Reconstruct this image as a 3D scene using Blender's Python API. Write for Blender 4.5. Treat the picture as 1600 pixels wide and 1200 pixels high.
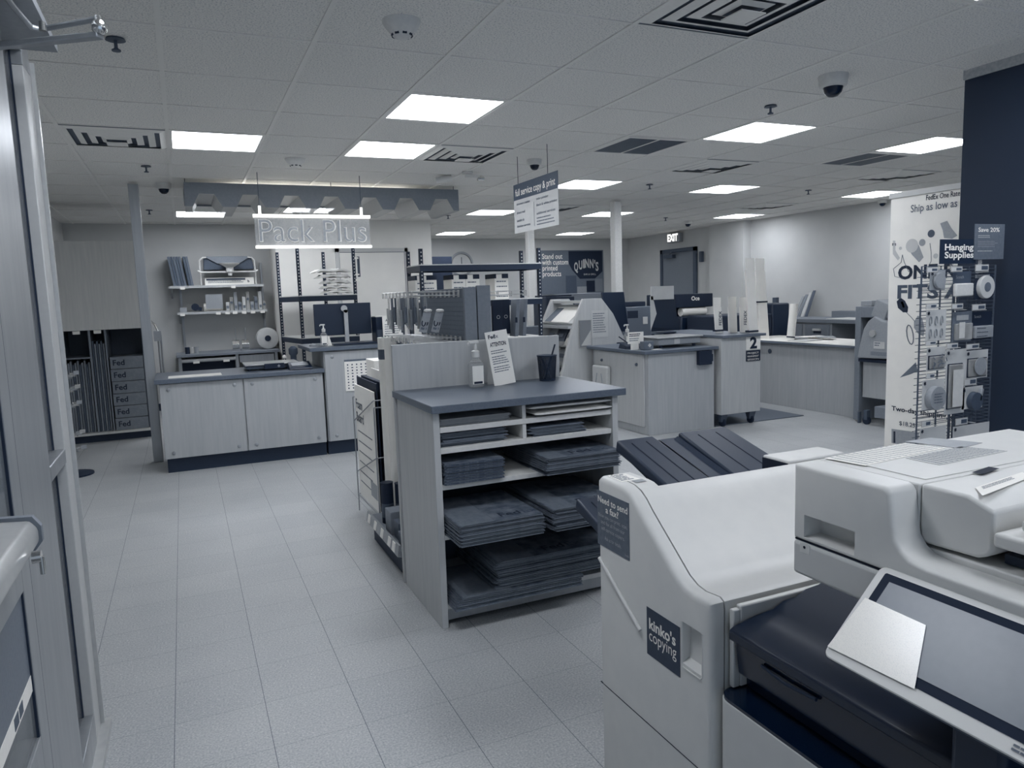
import bpy, math, random
from mathutils import Vector, Matrix
random.seed(7)
for o in list(bpy.data.objects): bpy.data.objects.remove(o)
SC = bpy.context.scene; COL = SC.collection
PI = math.pi
# ---------------------------------------------------------------- camera
RR = [[0.9120736, -0.0801395, 0.4021187], [-0.4086446, -0.0972117, 0.9075018], [-0.0336361, -0.992032, -0.1214128]]
CAM = Vector((0, 0, 1.47)); FPX = 1146.2
cd = bpy.data.cameras.new('camera'); cam = bpy.data.objects.new('camera', cd); COL.objects.link(cam)
cd.sensor_width = 36; cd.lens = FPX/1600*36; cd.clip_start = .05; cd.clip_end = 100
cam.matrix_world = Matrix(((RR[0][0], -RR[0][1], -RR[0][2], CAM.x), (RR[1][0], -RR[1][1], -RR[1][2], CAM.y),
                           (RR[2][0], -RR[2][1], -RR[2][2], CAM.z), (0, 0, 0, 1)))
SC.camera = cam
# ---------------------------------------------------------------- world and exposure
wd = bpy.data.worlds.new('world'); SC.world = wd; wd.use_nodes = True
bg = wd.node_tree.nodes['Background']; bg.inputs[0].default_value = (.6, .76, 1, 1); bg.inputs[1].default_value = .75
SC.view_settings.view_transform = 'Standard'; SC.view_settings.look = 'None'
SC.view_settings.exposure = 0.0; SC.view_settings.gamma = 1; SC.view_settings.use_curve_mapping = False
LAMP = 16.5; LAMPCOL = (.89, .928, 1, 1)
H = 2.6          # ceiling height

# ---------------------------------------------------------------- pixel helpers: a viewing ray met with a real plane
def ray(x, y):
    a = (x-800, y-600, FPX); return Vector([sum(RR[i][j]*a[j] for j in range(3)) for i in range(3)])
def ZP(x, y, z): r = ray(x, y); return CAM + r*((z-CAM.z)/r.z)
def XP(x, y, X): r = ray(x, y); return CAM + r*((X-CAM.x)/r.x)
def YP(x, y, Y): r = ray(x, y); return CAM + r*((Y-CAM.y)/r.y)
# ---------------------------------------------------------------- materials
TN = [(0, (4, 17, 38)), (.1, (14, 32, 55)), (.2, (36, 52, 74)), (.35, (78, 89, 104)), (.5, (124, 131, 140)), (.65, (160, 164, 168)), (.8, (198, 199, 198)), (1, (250, 247, 240))]
def tone(v):
    for (a, ca), (b, cb) in zip(TN, TN[1:]):
        if v <= b:
            t = (v-a)/(b-a); c = [ca[i]+(cb[i]-ca[i])*t for i in range(3)]; break
    else: c = TN[-1][1]
    c = [q/255 for q in c]
    return tuple((q/12.92 if q <= .04045 else ((q+.055)/1.055)**2.4) for q in c)+(1,)
MATS = {}
def M(name, v, rough=.6, metal=0, kind='n', scale=60, amt=.08, bump=0, spec=.5, st=(1, 1, 1), alpha=None, trans=0, emit=0):
    if name in MATS: return MATS[name]
    m = bpy.data.materials.new(name); m.use_nodes = True; MATS[name] = m
    nt = m.node_tree; N = nt.nodes; L = nt.links; b = N['Principled BSDF']
    b.inputs['Roughness'].default_value = rough; b.inputs['Metallic'].default_value = metal
    b.inputs['Specular IOR Level'].default_value = spec
    tc = N.new('ShaderNodeTexCoord'); mp = N.new('ShaderNodeMapping'); mp.inputs['Scale'].default_value = st
    L.new(tc.outputs['Object'], mp.inputs[0])
    nz = N.new('ShaderNodeTexNoise'); nz.inputs['Scale'].default_value = scale; nz.inputs['Detail'].default_value = 4
    L.new(mp.outputs[0], nz.inputs[0])
    cr = N.new('ShaderNodeValToRGB'); cr.color_ramp.elements[0].position = .3; cr.color_ramp.elements[1].position = .7
    cr.color_ramp.elements[0].color = tone(max(0, v*(1-amt))); cr.color_ramp.elements[1].color = tone(min(1, v*(1+amt)))
    L.new(nz.outputs[0], cr.inputs[0]); L.new(cr.outputs[0], b.inputs['Base Color'])
    if bump:
        bp = N.new('ShaderNodeBump'); bp.inputs['Strength'].default_value = bump; bp.inputs['Distance'].default_value = .002
        L.new(nz.outputs[0], bp.inputs['Height']); L.new(bp.outputs[0], b.inputs['Normal'])
    if trans: b.inputs['Transmission Weight'].default_value = trans; b.inputs['IOR'].default_value = 1.2
    if alpha is not None: b.inputs['Alpha'].default_value = alpha
    if emit:
        L.new(cr.outputs[0], b.inputs['Emission Color']); b.inputs['Emission Strength'].default_value = emit
    return m
def wood(name, v, amt=.05): return M(name, v, .45, 0, scale=5, amt=amt*.8, st=(9, 9, .6), spec=.35)
m_maple = wood('maple_laminate', .76, .035); m_maple2 = wood('maple_laminate_grey', .70, .035)
m_top = M('grey_worktop', .40, .35, scale=120, amt=.05)
m_toptd = M('dark_worktop_edge', .42, .4, scale=120, amt=.05)
m_wall = M('wall_paint', .80, .7, scale=3, amt=.015)
m_wallL = M('wall_paint_light', .93, .7, scale=3, amt=.015)
m_navy = M('navy_wall_paint', .14, .55, scale=3, amt=.03)
m_kick = M('dark_rubber', .17, .6, amt=.05)
m_alu = M('brushed_aluminium', .66, .38, .55, scale=30, amt=.04, st=(1, 1, .1))
m_alu2 = M('brushed_aluminium_light', .78, .32, .4, scale=30, amt=.03)
m_chrome = M('polished_chrome', .85, .15, .95, amt=.02)
m_black = M('black_steel', .13, .45, scale=80, amt=.1)
m_blackp = M('black_plastic', .10, .4, amt=.1)
m_gblack = M('glossy_black_plastic', .07, .16, amt=.05, spec=.45)
m_tray = M('charcoal_plastic', .13, .45, scale=300, amt=.08)
m_slot = M('groove_dark', .05, .8, amt=.05)
m_white = M('white_plastic', .86, .42, scale=20, amt=.01)
m_white2 = M('white_plastic_satin', .80, .5, scale=20, amt=.01)
m_greyp = M('grey_plastic', .62, .5, amt=.03)
m_grey = M('mid_grey_paint', .5, .5, amt=.03)
m_dgrey = M('dark_grey_paint', .33, .5, amt=.04)
m_paper = M('white_paper', .97, .8, scale=10, amt=.01)
m_paper2 = M('grey_paper', .80, .8, scale=10, amt=.02)
m_ink = M('navy_ink', .10, .7, amt=.05); m_ink2 = M('grey_ink', .42, .7, amt=.05); m_inkl = M('pale_ink', .7, .7, amt=.03)
m_print = M('white_print', .97, .7, amt=.01)
m_card = M('slate_card_mailer', .45, .6, scale=40, amt=.06)
m_card2 = M('slate_card_edge', .37, .7, scale=200, amt=.3, st=(.1, .1, 3))
m_kraft = M('cardboard', .52, .75, scale=30, amt=.05)
m_corr = M('corrugated_card', .30, .8, scale=120, amt=.35, bump=.4)
m_peg = M('grey_pegboard', .43, .55, amt=.04)
m_poly = M('plastic_bag_film', .88, .35, amt=.04, scale=15, bump=.2)
m_brownbag = M('folded_cushion_mailer', .88, .5, scale=25, amt=.05, bump=.4)
m_cream = M('cream_paint', .86, .5, amt=.02)
def glassy(name, v, alpha, rough=.1): return M(name, v, rough, 0, alpha=alpha, amt=.02)
m_acry = glassy('clear_acrylic', .85, .28); m_gel = glassy('clear_gel', .8, .35); m_glass = glassy('window_glass', .62, .30, .05)
m_film = glassy('blister_plastic', .85, .45, .2); m_baffle = glassy('frosted_baffle_plastic', .80, .72, .3)
m_em = M('lit_edge', 1, .5, emit=1.6, amt=0)

# ---------------------------------------------------------------- mesh builder
ORG = {}
class MB:
    def __init__(s): s.v = []; s.f = []
    def add(s, vs, fs):
        n = len(s.v); s.v += [tuple(q) for q in vs]; s.f += [tuple(i+n for i in f) for f in fs]; return s
    def box(s, x0, y0, z0, x1, y1, z1):
        x0, x1 = min(x0, x1), max(x0, x1); y0, y1 = min(y0, y1), max(y0, y1); z0, z1 = min(z0, z1), max(z0, z1)
        return s.add([(x0, y0, z0), (x1, y0, z0), (x1, y1, z0), (x0, y1, z0), (x0, y0, z1), (x1, y0, z1), (x1, y1, z1), (x0, y1, z1)],
                     [(0, 3, 2, 1), (4, 5, 6, 7), (0, 1, 5, 4), (1, 2, 6, 5), (2, 3, 7, 6), (3, 0, 4, 7)])
    def ob(s, c, sz, rz=0, rx=0, ry=0):
        Rm = Matrix.Rotation(rz, 3, 'Z') @ Matrix.Rotation(ry, 3, 'Y') @ Matrix.Rotation(rx, 3, 'X'); c = Vector(c)
        q = [c + Rm @ Vector((a*sz[0]/2, b*sz[1]/2, d*sz[2]/2)) for d in (-1, 1) for a, b in ((-1, -1), (1, -1), (1, 1), (-1, 1))]
        return s.add(q, [(0, 3, 2, 1), (4, 5, 6, 7), (0, 1, 5, 4), (1, 2, 6, 5), (2, 3, 7, 6), (3, 0, 4, 7)])
    def hexa(s, q): return s.add(q, [(0, 3, 2, 1), (4, 5, 6, 7), (0, 1, 5, 4), (1, 2, 6, 5), (2, 3, 7, 6), (3, 0, 4, 7)])
    def slab(s, p4, d):       # quad p4 thickened by vector d
        d = Vector(d); return s.hexa([Vector(p) for p in p4]+[Vector(p)+d for p in p4])
    def prism(s, pts, axis, lo, hi):   # pts in the two other axes
        def mk(a, b, c): return {'x': (c, a, b), 'y': (a, c, b), 'z': (a, b, c)}[axis]
        n = len(pts); vs = [mk(a, b, lo) for a, b in pts]+[mk(a, b, hi) for a, b in pts]
        return s.add(vs, [tuple(range(n))[::-1], tuple(range(n, 2*n))]+[(i, (i+1) % n, n+(i+1) % n, n+i) for i in range(n)])
    def cyl(s, p, q, r, r2=None, n=16, cap=True):
        p = Vector(p); q = Vector(q); r2 = r if r2 is None else r2; d = (q-p).normalized()
        a = d.orthogonal().normalized(); b = d.cross(a)
        vs = [p+(a*math.cos(2*PI*i/n)+b*math.sin(2*PI*i/n))*r for i in range(n)]+[q+(a*math.cos(2*PI*i/n)+b*math.sin(2*PI*i/n))*r2 for i in range(n)]
        fs = [(i, (i+1) % n, n+(i+1) % n, n+i) for i in range(n)]
        if cap: fs += [tuple(range(n))[::-1], tuple(range(n, 2*n))]
        return s.add(vs, fs)
    def tube(s, pts, r, n=8):
        for a, b in zip(pts, pts[1:]): s.cyl(a, b, r, n=n)
        return s
    def lathe(s, prof, o=(0, 0, 0), n=24, ax='z'):
        o = Vector(o); vs = []; fs = []
        for r, z in prof:
            for i in range(n):
                a = 2*PI*i/n; c, e = r*math.cos(a), r*math.sin(a)
                vs.append(o+Vector({'z': (c, e, z), 'x': (z, c, e), 'y': (c, z, e)}[ax]))
        k = len(prof)
        for j in range(k-1): fs += [(j*n+i, j*n+(i+1) % n, (j+1)*n+(i+1) % n, (j+1)*n+i) for i in range(n)]
        fs += [tuple(range(n))[::-1], tuple(range((k-1)*n, k*n))]
        return s.add(vs, fs)
    def quad(s, *p): return s.add([Vector(q) for q in p], [tuple(range(len(p)))])
    def build(s, name, mat, parent=None, bevel=0, smooth=False, seg=2, mats=None):
        me = bpy.data.meshes.new(name); o0 = ORG.get(parent.name, Vector((0, 0, 0))) if parent else Vector((0, 0, 0))
        me.from_pydata([tuple(Vector(v)-o0) for v in s.v], [], s.f)
        me.materials.append(mat)
        import bmesh as bmm
        b = bmm.new(); b.from_mesh(me); bmm.ops.recalc_face_normals(b, faces=b.faces); b.to_mesh(me); b.free()
        o = bpy.data.objects.new(name, me); COL.objects.link(o); ORG[o.name] = o0
        if parent: o.parent = parent
        if smooth:
            for p in me.polygons: p.use_smooth = True
            try: me.set_sharp_from_angle(angle=math.radians(38))
            except Exception: pass
        if bevel:
            md = o.modifiers.new('bevel', 'BEVEL'); md.width = bevel; md.segments = seg; md.limit_method = 'ANGLE'; md.angle_limit = math.radians(35)
            for p in me.polygons: p.use_smooth = True
            try: me.set_sharp_from_angle(angle=math.radians(60))
            except Exception: pass
        return o
def tag(o, label, cat, group=None):
    o['label'] = label; o['category'] = cat
    if group: o['group'] = group
    return o
def thing(name, label, cat, loc, group=None):
    o = bpy.data.objects.new(name, None); COL.objects.link(o); o.location = loc; o.empty_display_size = .05
    ORG[o.name] = Vector(loc); return tag(o, label, cat, group)
def solo(mb, name, mat, label, cat, group=None, **k): return tag(mb.build(name, mat, **k), label, cat, group)
def struct(mb, name, mat, **k):
    o = mb.build(name, mat, **k); o['kind'] = 'structure'; return o
def kids(o): return [c for c in bpy.data.objects if c.parent == o]
def copy_tree(root, loc, label, group=None, rz=None):
    r = root.copy(); COL.objects.link(r); r.location = loc; r['label'] = label
    if group: r['group'] = group
    if rz is not None: r.rotation_euler.z = rz
    ORG[r.name] = Vector(loc)
    for ch in kids(root):
        c = ch.copy(); COL.objects.link(c); c.parent = r
        for g in kids(ch):
            d = g.copy(); COL.objects.link(d); d.parent = c
    return r
def text(parent, s, o, right, up, size, mat, width=None, bold=0, ext=.0006, name='lettering', spacing=1, align='LEFT', line=1.0, shear=0):
    cu = bpy.data.curves.new('t', 'FONT'); cu.body = s; cu.size = 1; cu.offset = bold; cu.extrude = 0; cu.resolution_u = 3
    cu.align_x = align; cu.space_line = line; cu.space_character = spacing; cu.shear = shear
    to = bpy.data.objects.new('t', cu); COL.objects.link(to)
    bpy.context.view_layer.update()
    me0 = bpy.data.meshes.new_from_object(to.evaluated_get(bpy.context.evaluated_depsgraph_get()))
    bpy.data.objects.remove(to)
    right = Vector(right).normalized(); up = Vector(up).normalized(); nrm = right.cross(up); o = Vector(o)
    xs = [v.co.x for v in me0.vertices]; w = max(xs)-min(xs); sx = size if not width else width/w
    x0 = min(xs) if (width or align == 'LEFT') and align == 'LEFT' else 0
    mb = MB(); mb.add([o+right*((v.co.x-x0)*sx)+up*(v.co.y*size)+nrm*ext for v in me0.vertices], [tuple(p.vertices) for p in me0.polygons])
    bpy.data.meshes.remove(me0)
    return mb.build(name, mat, parent)
def lines(parent, o, right, up, w, rows, pitch, h, mat, name='printed_lines', gap=.25, ext=.0006):
    right = Vector(right).normalized(); up = Vector(up).normalized(); n = right.cross(up); o = Vector(o)+n*ext; mb = MB()
    for k in range(rows):
        x = 0; lim = w*random.uniform(.72, 1)
        while x < lim:
            ww = min(random.uniform(1.2, 4)*h, lim-x); a = o+right*x-up*(k*pitch)
            if ww > h*.4: mb.quad(a, a+right*ww, a+right*ww+up*h, a+up*h)
            x += ww+h*.7*gap*2
    return mb.build(name, mat, parent)
X_, Y_, Z_ = Vector((1, 0, 0)), Vector((0, 1, 0)), Vector((0, 0, 1))
# ================================================================ SETTING
def special(name, build):
    m = bpy.data.materials.new(name); m.use_nodes = True; build(m.node_tree, m.node_tree.nodes, m.node_tree.links, m.node_tree.nodes['Principled BSDF']); return m
def mth(N, L, op, a, b=None, c=None):
    n = N.new('ShaderNodeMath'); n.operation = op
    for i, q in enumerate((a, b, c)):
        if q is None: continue
        if isinstance(q, (int, float)): n.inputs[i].default_value = q
        else: L.new(q, n.inputs[i])
    return n.outputs[0]
def mixc(N, L, f, a, b):
    n = N.new('ShaderNodeMix'); n.data_type = 'RGBA'
    for i, q in ((0, f), (6, a), (7, b)):
        if isinstance(q, (int, float)): n.inputs[i].default_value = q
        elif isinstance(q, tuple): n.inputs[i].default_value = q
        else: L.new(q, n.inputs[i])
    return n.outputs[2]
def floor_b(nt, N, L, b):
    tc = N.new('ShaderNodeTexCoord'); sp = N.new('ShaderNodeSeparateXYZ'); L.new(tc.outputs['Object'], sp.inputs[0])
    u = mth(N, L, 'DIVIDE', mth(N, L, 'ADD', sp.outputs[0], .1408+.3053*20), .3053); v = mth(N, L, 'DIVIDE', mth(N, L, 'ADD', sp.outputs[1], -3.03+.3053*20), .3053)
    fu, fv = mth(N, L, 'FRACT', u), mth(N, L, 'FRACT', v)
    lu = mth(N, L, 'MINIMUM', fu, mth(N, L, 'SUBTRACT', 1, fu)); lv = mth(N, L, 'MINIMUM', fv, mth(N, L, 'SUBTRACT', 1, fv))
    ju = mth(N, L, 'LESS_THAN', lu, .0040); jv = mth(N, L, 'LESS_THAN', lv, .0030)
    cb = N.new('ShaderNodeCombineXYZ'); L.new(mth(N, L, 'FLOOR', u), cb.inputs[0]); L.new(mth(N, L, 'FLOOR', v), cb.inputs[1])
    wn = N.new('ShaderNodeTexWhiteNoise'); wn.noise_dimensions = '2D'; L.new(cb.outputs[0], wn.inputs[0])
    mp = N.new('ShaderNodeMapping'); mp.inputs['Scale'].default_value = (1, 1, 1); L.new(tc.outputs['Object'], mp.inputs[0])
    n1 = N.new('ShaderNodeTexNoise'); n1.inputs['Scale'].default_value = 140; n1.inputs['Detail'].default_value = 5; L.new(mp.outputs[0], n1.inputs[0])
    n2 = N.new('ShaderNodeTexNoise'); n2.inputs['Scale'].default_value = 3; n2.inputs['Detail'].default_value = 3; L.new(mp.outputs[0], n2.inputs[0])
    vo = N.new('ShaderNodeTexVoronoi'); vo.inputs['Scale'].default_value = 70; L.new(mp.outputs[0], vo.inputs[0])
    fl = mth(N, L, 'LESS_THAN', vo.outputs['Distance'], .16)
    n3 = N.new('ShaderNodeTexNoise'); n3.inputs['Scale'].default_value = 60; L.new(mp.outputs[0], n3.inputs[0])
    fl = mth(N, L, 'MULTIPLY', fl, mth(N, L, 'GREATER_THAN', n3.outputs[0], .56))
    t = mth(N, L, 'ADD', mth(N, L, 'MULTIPLY', n1.outputs[0], 2.2), mth(N, L, 'ADD', mth(N, L, 'MULTIPLY', wn.outputs[0], .09), mth(N, L, 'MULTIPLY', n2.outputs[0], .35)))
    t = mth(N, L, 'SUBTRACT', t, .88)
    c = mixc(N, L, t, tone(.63), tone(.83)); c = mixc(N, L, mth(N, L, 'MULTIPLY', fl, .6), c, tone(.95))
    c = mixc(N, L, mth(N, L, 'MULTIPLY', jv, .55), c, tone(.3)); c = mixc(N, L, mth(N, L, 'MULTIPLY', ju, .75), c, tone(.22))
    L.new(c, b.inputs['Base Color']); b.inputs['Roughness'].default_value = .42; b.inputs['Specular IOR Level'].default_value = .4
m_floor = special('vinyl_tile_floor', floor_b)
def ceil_b(nt, N, L, b):
    tc = N.new('ShaderNodeTexCoord')
    n1 = N.new('ShaderNodeTexNoise'); n1.inputs['Scale'].default_value = 130; n1.inputs['Detail'].default_value = 6; n1.inputs['Roughness'].default_value = .7; L.new(tc.outputs['Object'], n1.inputs[0])
    cr = N.new('ShaderNodeValToRGB'); cr.color_ramp.elements[0].position = .36; cr.color_ramp.elements[1].position = .5
    cr.color_ramp.elements[0].color = tone(.70); cr.color_ramp.elements[1].color = tone(.95); L.new(n1.outputs[0], cr.inputs[0])
    L.new(cr.outputs[0], b.inputs['Base Color']); b.inputs['Roughness'].default_value = .9
m_ceil = special('speckled_ceiling_tile', ceil_b)
m_bar = M('ceiling_grid_paint', .93, .5, amt=.01)

struct(MB().box(-4, -3, -.1, 9.3, 14.1, 0), 'floor', m_floor)
GX = [.0037+.6175*i for i in range(-5, 16)]; GY = [4.0675+.645*j for j in range(-9, 16)]
# light panels sit in real openings: the ceiling is tiles around them
LIGHTS = [(0, 2), (2, 0), (2, 2), (6, 0), (9, 0), (6, 4), (9, 4), (13, 4), (6, 8), (9, 8), (13, 8), (7, 13), (11, 13), (0, 9), (2, 8),
          (0, -4), (2, -7), (4, -4), (6, -7), (6, -4)]
cb_ = MB()
for i in range(-7, 15):
    for j in range(-11, 16):
        if (i, j) in LIGHTS: continue
        x0 = .0037+.6175*i; y0 = 4.0675+.645*j
        if y0 > 13.9: continue
        cb_.quad((x0, y0, H), (x0, y0+.645, H), (x0+.6175, y0+.645, H), (x0+.6175, y0, H))
cb_.box(-4.4, -3.1, H+.12, 9.4, 14.1, H+.2)
struct(cb_, 'ceiling', m_ceil)
g = MB()
for i in range(-7, 16):
    x = .0037+.6175*i; g.box(x-.011, -3, H-.006, x+.011, 13.95, H+.002)
for j in range(-11, 16):
    y = 4.0675+.645*j; g.box(-4, y-.006, H-.004, 9.3, y+.006, H+.002)
struct(g, 'trim_1', m_bar)
m_diff = M('lit_diffuser', 1, .5, emit=LAMP, amt=0)
m_diff.node_tree.nodes['Principled BSDF'].inputs['Emission Color'].default_value = LAMPCOL
for l in list(m_diff.node_tree.links):
    if l.to_socket.name == 'Emission Color': m_diff.node_tree.links.remove(l)
PLACE = {(0, 2): 'left of the air vent, above the pack counter', (2, 0): 'largest in the photo, nearest the viewer', (2, 2): 'just behind the largest panel, beside a vent',
 (6, 0): 'right of centre, in front of the cone-shaped vent', (9, 0): 'cut by the navy wall at the right', (6, 4): 'right beside the hanging copy and print sign', (9, 4): 'above the numbered rolling cabinet',
 (13, 4): 'above the tall roll-up banner', (6, 8): 'left of the copy and print sign', (9, 8): 'behind the near white column', (13, 8): 'above the lit right-hand wall',
 (7, 13): 'farthest left above the back office', (11, 13): 'farthest away above the printed products poster', (0, 9): 'under the left end of the wavy baffle', (2, 8): 'showing behind the hanging acrylic sign'}
for k, (i, j) in enumerate(LIGHTS):
    cx = .0037+.6175*(i+.5); cy = 4.0675+.645*(j+.5)
    t = thing('ceiling_light', 'square lit ceiling panel, '+PLACE.get((i, j), 'recessed in the tile ceiling outside the photo'), 'light', (cx, cy, H), 'recessed light panels')
    f = MB()
    for (a, b_, c, d) in ((-.3, -.314, .3, -.285), (-.3, .285, .3, .314), (-.3, -.285, -.28, .285), (.28, -.285, .3, .285)):
        f.box(cx+a, cy+b_, H-.004, cx+c, cy+d, H+.05)
    f.build('frame', m_bar, t); MB().box(cx-.281, cy-.286, H+.004, cx+.281, cy+.286, H+.012).build('diffuser', m_diff, t)
# walls
struct(MB().box(-1.5, 2.9, 0, -1.36, 11.6, H), 'wall_left', m_wall)
struct(MB().box(-1.5, 11.44, 0, 1.24, 11.6, H), 'wall_back', m_wall)
struct(MB().box(1.24, 10.69, 0, 3.49, 11.6, H).box(3.33, 11.6, 0, 3.49, 13.96, H), 'wall_office', m_wallL)
struct(MB().box(3.33, 13.96, 0, 9.3, 14.1, H), 'wall_far', m_wall)
struct(MB().box(9.1, -3, 0, 9.3, 13.96, H).box(8.93, 10.1, 0, 9.1, 11.0, H), 'wall_right', m_wall)
struct(MB().box(4.02, -3, 0, 4.2, 2.8, H), 'wall_navy', m_navy)
g = MB().box(4.005, -3, H-.05, 4.02, 2.8, H)
struct(g, 'trim_2', M('wall_edge_trim', .7, .5))
bb = MB().box(-1.36, 11.42, 0, 1.24, 11.44, .1).box(1.24, 10.67, 0, 3.49, 10.69, .1).box(3.49, 13.94, 0, 9.1, 13.96, .1)
struct(bb, 'baseboard_back', m_kick); struct(MB().box(9.08, 3, 0, 9.1, 13.9, .1), 'baseboard_right', m_kick)
# office door in the pale wall
d = MB(); y = 10.67
d.box(2.05, y-.02, 0, 2.10, y+.02, 2.2).box(3.06, y-.02, 0, 3.11, y+.02, 2.2).box(2.05, y-.02, 2.145, 3.11, y+.02, 2.2)
dj = struct(d, 'door_1', m_wall)
MB().box(2.105, y-.008, .01, 3.055, y+.012, 2.14).build('door_leaf', m_wallL, dj)
MB().box(2.1, y-.009, 2.138, 3.06, y-.006, 2.146).box(2.1, y-.009, 0, 2.106, y-.006, 2.14).box(3.054, y-.009, 0, 3.06, y-.006, 2.14).build('door_gap', m_dgrey, dj)
# exit door on the right wall
d = MB(); x = 9.08
d.box(x-.03, 12.62, 0, x+.02, 12.7, 2.26).box(x-.03, 11.55, 0, x+.02, 11.63, 2.26).box(x-.03, 11.55, 2.18, x+.02, 12.7, 2.26)
dj = struct(d, 'door_2', m_dgrey); MB().box(x-.01, 11.63, 0, x+.02, 12.62, 2.18).build('door_leaf', m_grey, dj)
MB().box(x-.09, 12.2, 2.08, x-.01, 12.5, 2.15).tube([(x-.08, 12.3, 2.16), (x-.25, 12.0, 2.19), (x-.05, 11.75, 2.2)], .012).build('door_closer', m_dgrey, dj)
struct(MB().box(-1.6, -3, 0, -1.5, 2.81, H), 'wall_light_block', m_wall)  # added wall, keeps world light from coming in on the left
# ---- storefront on the left
X0, X1 = -.495, -.375
s = MB().box(X0, 2.68, 2.2, X1, 2.80, H)
s.box(X0, 2.386, .985, X1, 2.68, 1.03).box(X0, 2.386, 0, X1, 2.68, .13).box(X0, 2.386, 2.24, X1, 2.68, 2.34)
s.box(X0, 1.985, 0, X1, 2.385, H).box(X0, -2.6, 2.24, X1, 1.985, 2.34).box(X0, .85, 0, X1, 1.02, H)
st = struct(s, 'window_1', m_alu, bevel=.003)
MB().box(X0, 2.68, 0, X1, 2.80, 2.199).build('jamb', M('lit_jamb_aluminium', .80, .45, .1, amt=.01), st, bevel=.003)  # paler aluminium copy stands in for daylight on the jamb face
MB().box(-.417, 2.668, .13, -.404, 2.681, .985).box(-.417, 2.668, 1.03, -.404, 2.681, 2.24).build('gasket', m_navy, st)
MB().box(-.413, 2.386, .13, -.408, 2.667, .985).box(-.413, 2.386, 1.03, -.408, 2.667, 2.24).build('pane', m_glass, st)
MB().box(X1, 2.80, 0, X1+.012, 2.815, 2.24).box(X0-.02, 2.28, 0, X1+.03, 2.83, .03).build('window_sill', m_alu2, st)
struct(MB().box(-.49, 2.81, 0, -.4, 2.95, H).box(-1.5, 2.81, 0, -.4, 2.9, H), 'wall_vestibule', m_wall)
struct(MB().box(-.95, -2.6, 2.20, -.265, 2.53, 2.222), 'trim_3', m_greyp)
# entrance door
D = MB(); dx0, dx1 = -.42, -.372
D.box(dx0, 1.885, .02, dx1, 1.972, 2.2).box(dx0, .95, .02, dx1, 1.06, 2.2).box(dx0, 1.06, .02, dx1, 1.885, .505).box(dx0, 1.06, 2.08, dx1, 1.885, 2.2).box(dx0, 1.06, .85, dx1, 1.885, .99)
dr = struct(D, 'door_3', m_alu, bevel=.002)
MB().box(-.385, 1.06, .505, -.379, 1.885, .85).box(-.385, 1.06, .99, -.379, 1.885, 2.08).build('pane', m_glass, dr)
MB().box(dx1-.01, 1.972, .02, dx1-.002, 1.984, 2.2).box(-.379, 1.878, .505, -.3735, 1.886, .85).box(-.379, 1.878, .99, -.3735, 1.886, 2.08).build('gasket', m_navy, dr)
pb = MB().prism([(-.372, .985), (-.318, .985), (-.305, 1.0), (-.305, 1.028), (-.318, 1.045), (-.372, 1.05)], 'y', .9, 1.735).build('push_bar', m_alu2, dr, bevel=.006)
MB().prism([(-.372, .98), (-.314, .98), (-.300, .998), (-.300, 1.03), (-.314, 1.052), (-.372, 1.056)], 'y', 1.735, 1.752).build('bar_end_cap', m_grey, pb)
MB().cyl((-.30, 1.62, 1.0), (-.285, 1.62, 1.0), .012).cyl((-.285, 1.62, 1.0), (-.285, 1.62, .965), .005).build('lock_key', m_chrome, pb)
# closer
A = ZP(155, 40, 2.15); B = ZP(-70, 70, 2.14)
cl = thing('door_closer', 'silver hydraulic door closer with elbow arm above the entrance door', 'door closer', (-.4, 1.9, 2.1))
MB().tube([ZP(-10, -30, 2.19), ZP(22, 12, 2.185), ZP(48, 42, 2.17), ZP(62, 46, 2.168), A+Vector((0, 0, .016))], .007, 10).build('link_arm', m_alu, cl)
MB().ob((A+B)/2+Vector((0, 0, -.018)), ((A-B).length, .026, .014), math.atan2((A-B).y, (A-B).x)).build('main_arm', m_alu, cl, bevel=.003)
MB().lathe([(.001, -.022), (.011, -.02), (.017, -.012), (.017, .004), (.014, .010), (.009, .012), (.009, .022), (.001, .022)], A, 20).build('elbow_joint', m_chrome, cl, smooth=True)
MB().cyl(ZP(67, 48, 2.13), ZP(67, 48, 2.13)+Vector((0, 0, .02)), .008).build('screw', m_chrome, cl)
MB().prism([(-.50, 2.12), (-.36, 2.12), (-.34, 2.15), (-.34, 2.199), (-.50, 2.199)], 'y', 1.35, 1.72).build('closer_body', m_dgrey, cl, bevel=.01)
# notices on the door glass
def on_x(X, pts): return [XP(px, py, X) for px, py in pts]
n = thing('door_notice', 'dark printed notice stuck on the entrance door glass below the push bar', 'notice', (-.378, 1.7, .6))
MB().box(-.3785, 1.45, .617, -.3775, 1.882, .845).build('notice_sheet', m_toptd, n)
lines(n, (-.3775, 1.86, .815), (0, -1, 0), (0, 0, 1), .33, 8, .019, .006, m_inkl)
MB().box(-.3775, 1.45, .618, -.3765, 1.880, .655).build('white_strip', m_print, n)
MB().box(-.3765, 1.69, .624, -.3758, 1.73, .65).build('strip_mark', m_dgrey, n); MB().box(-.3765, 1.74, .624, -.3758, 1.775, .65).build('strip_mark', m_dgrey, n)

n = solo(MB().box(-.3785, 1.15, 1.02, -.3775, 1.60, 1.3), 'door_poster', m_ink, 'navy poster on the entrance door glass above the push bar', 'poster')

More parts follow.
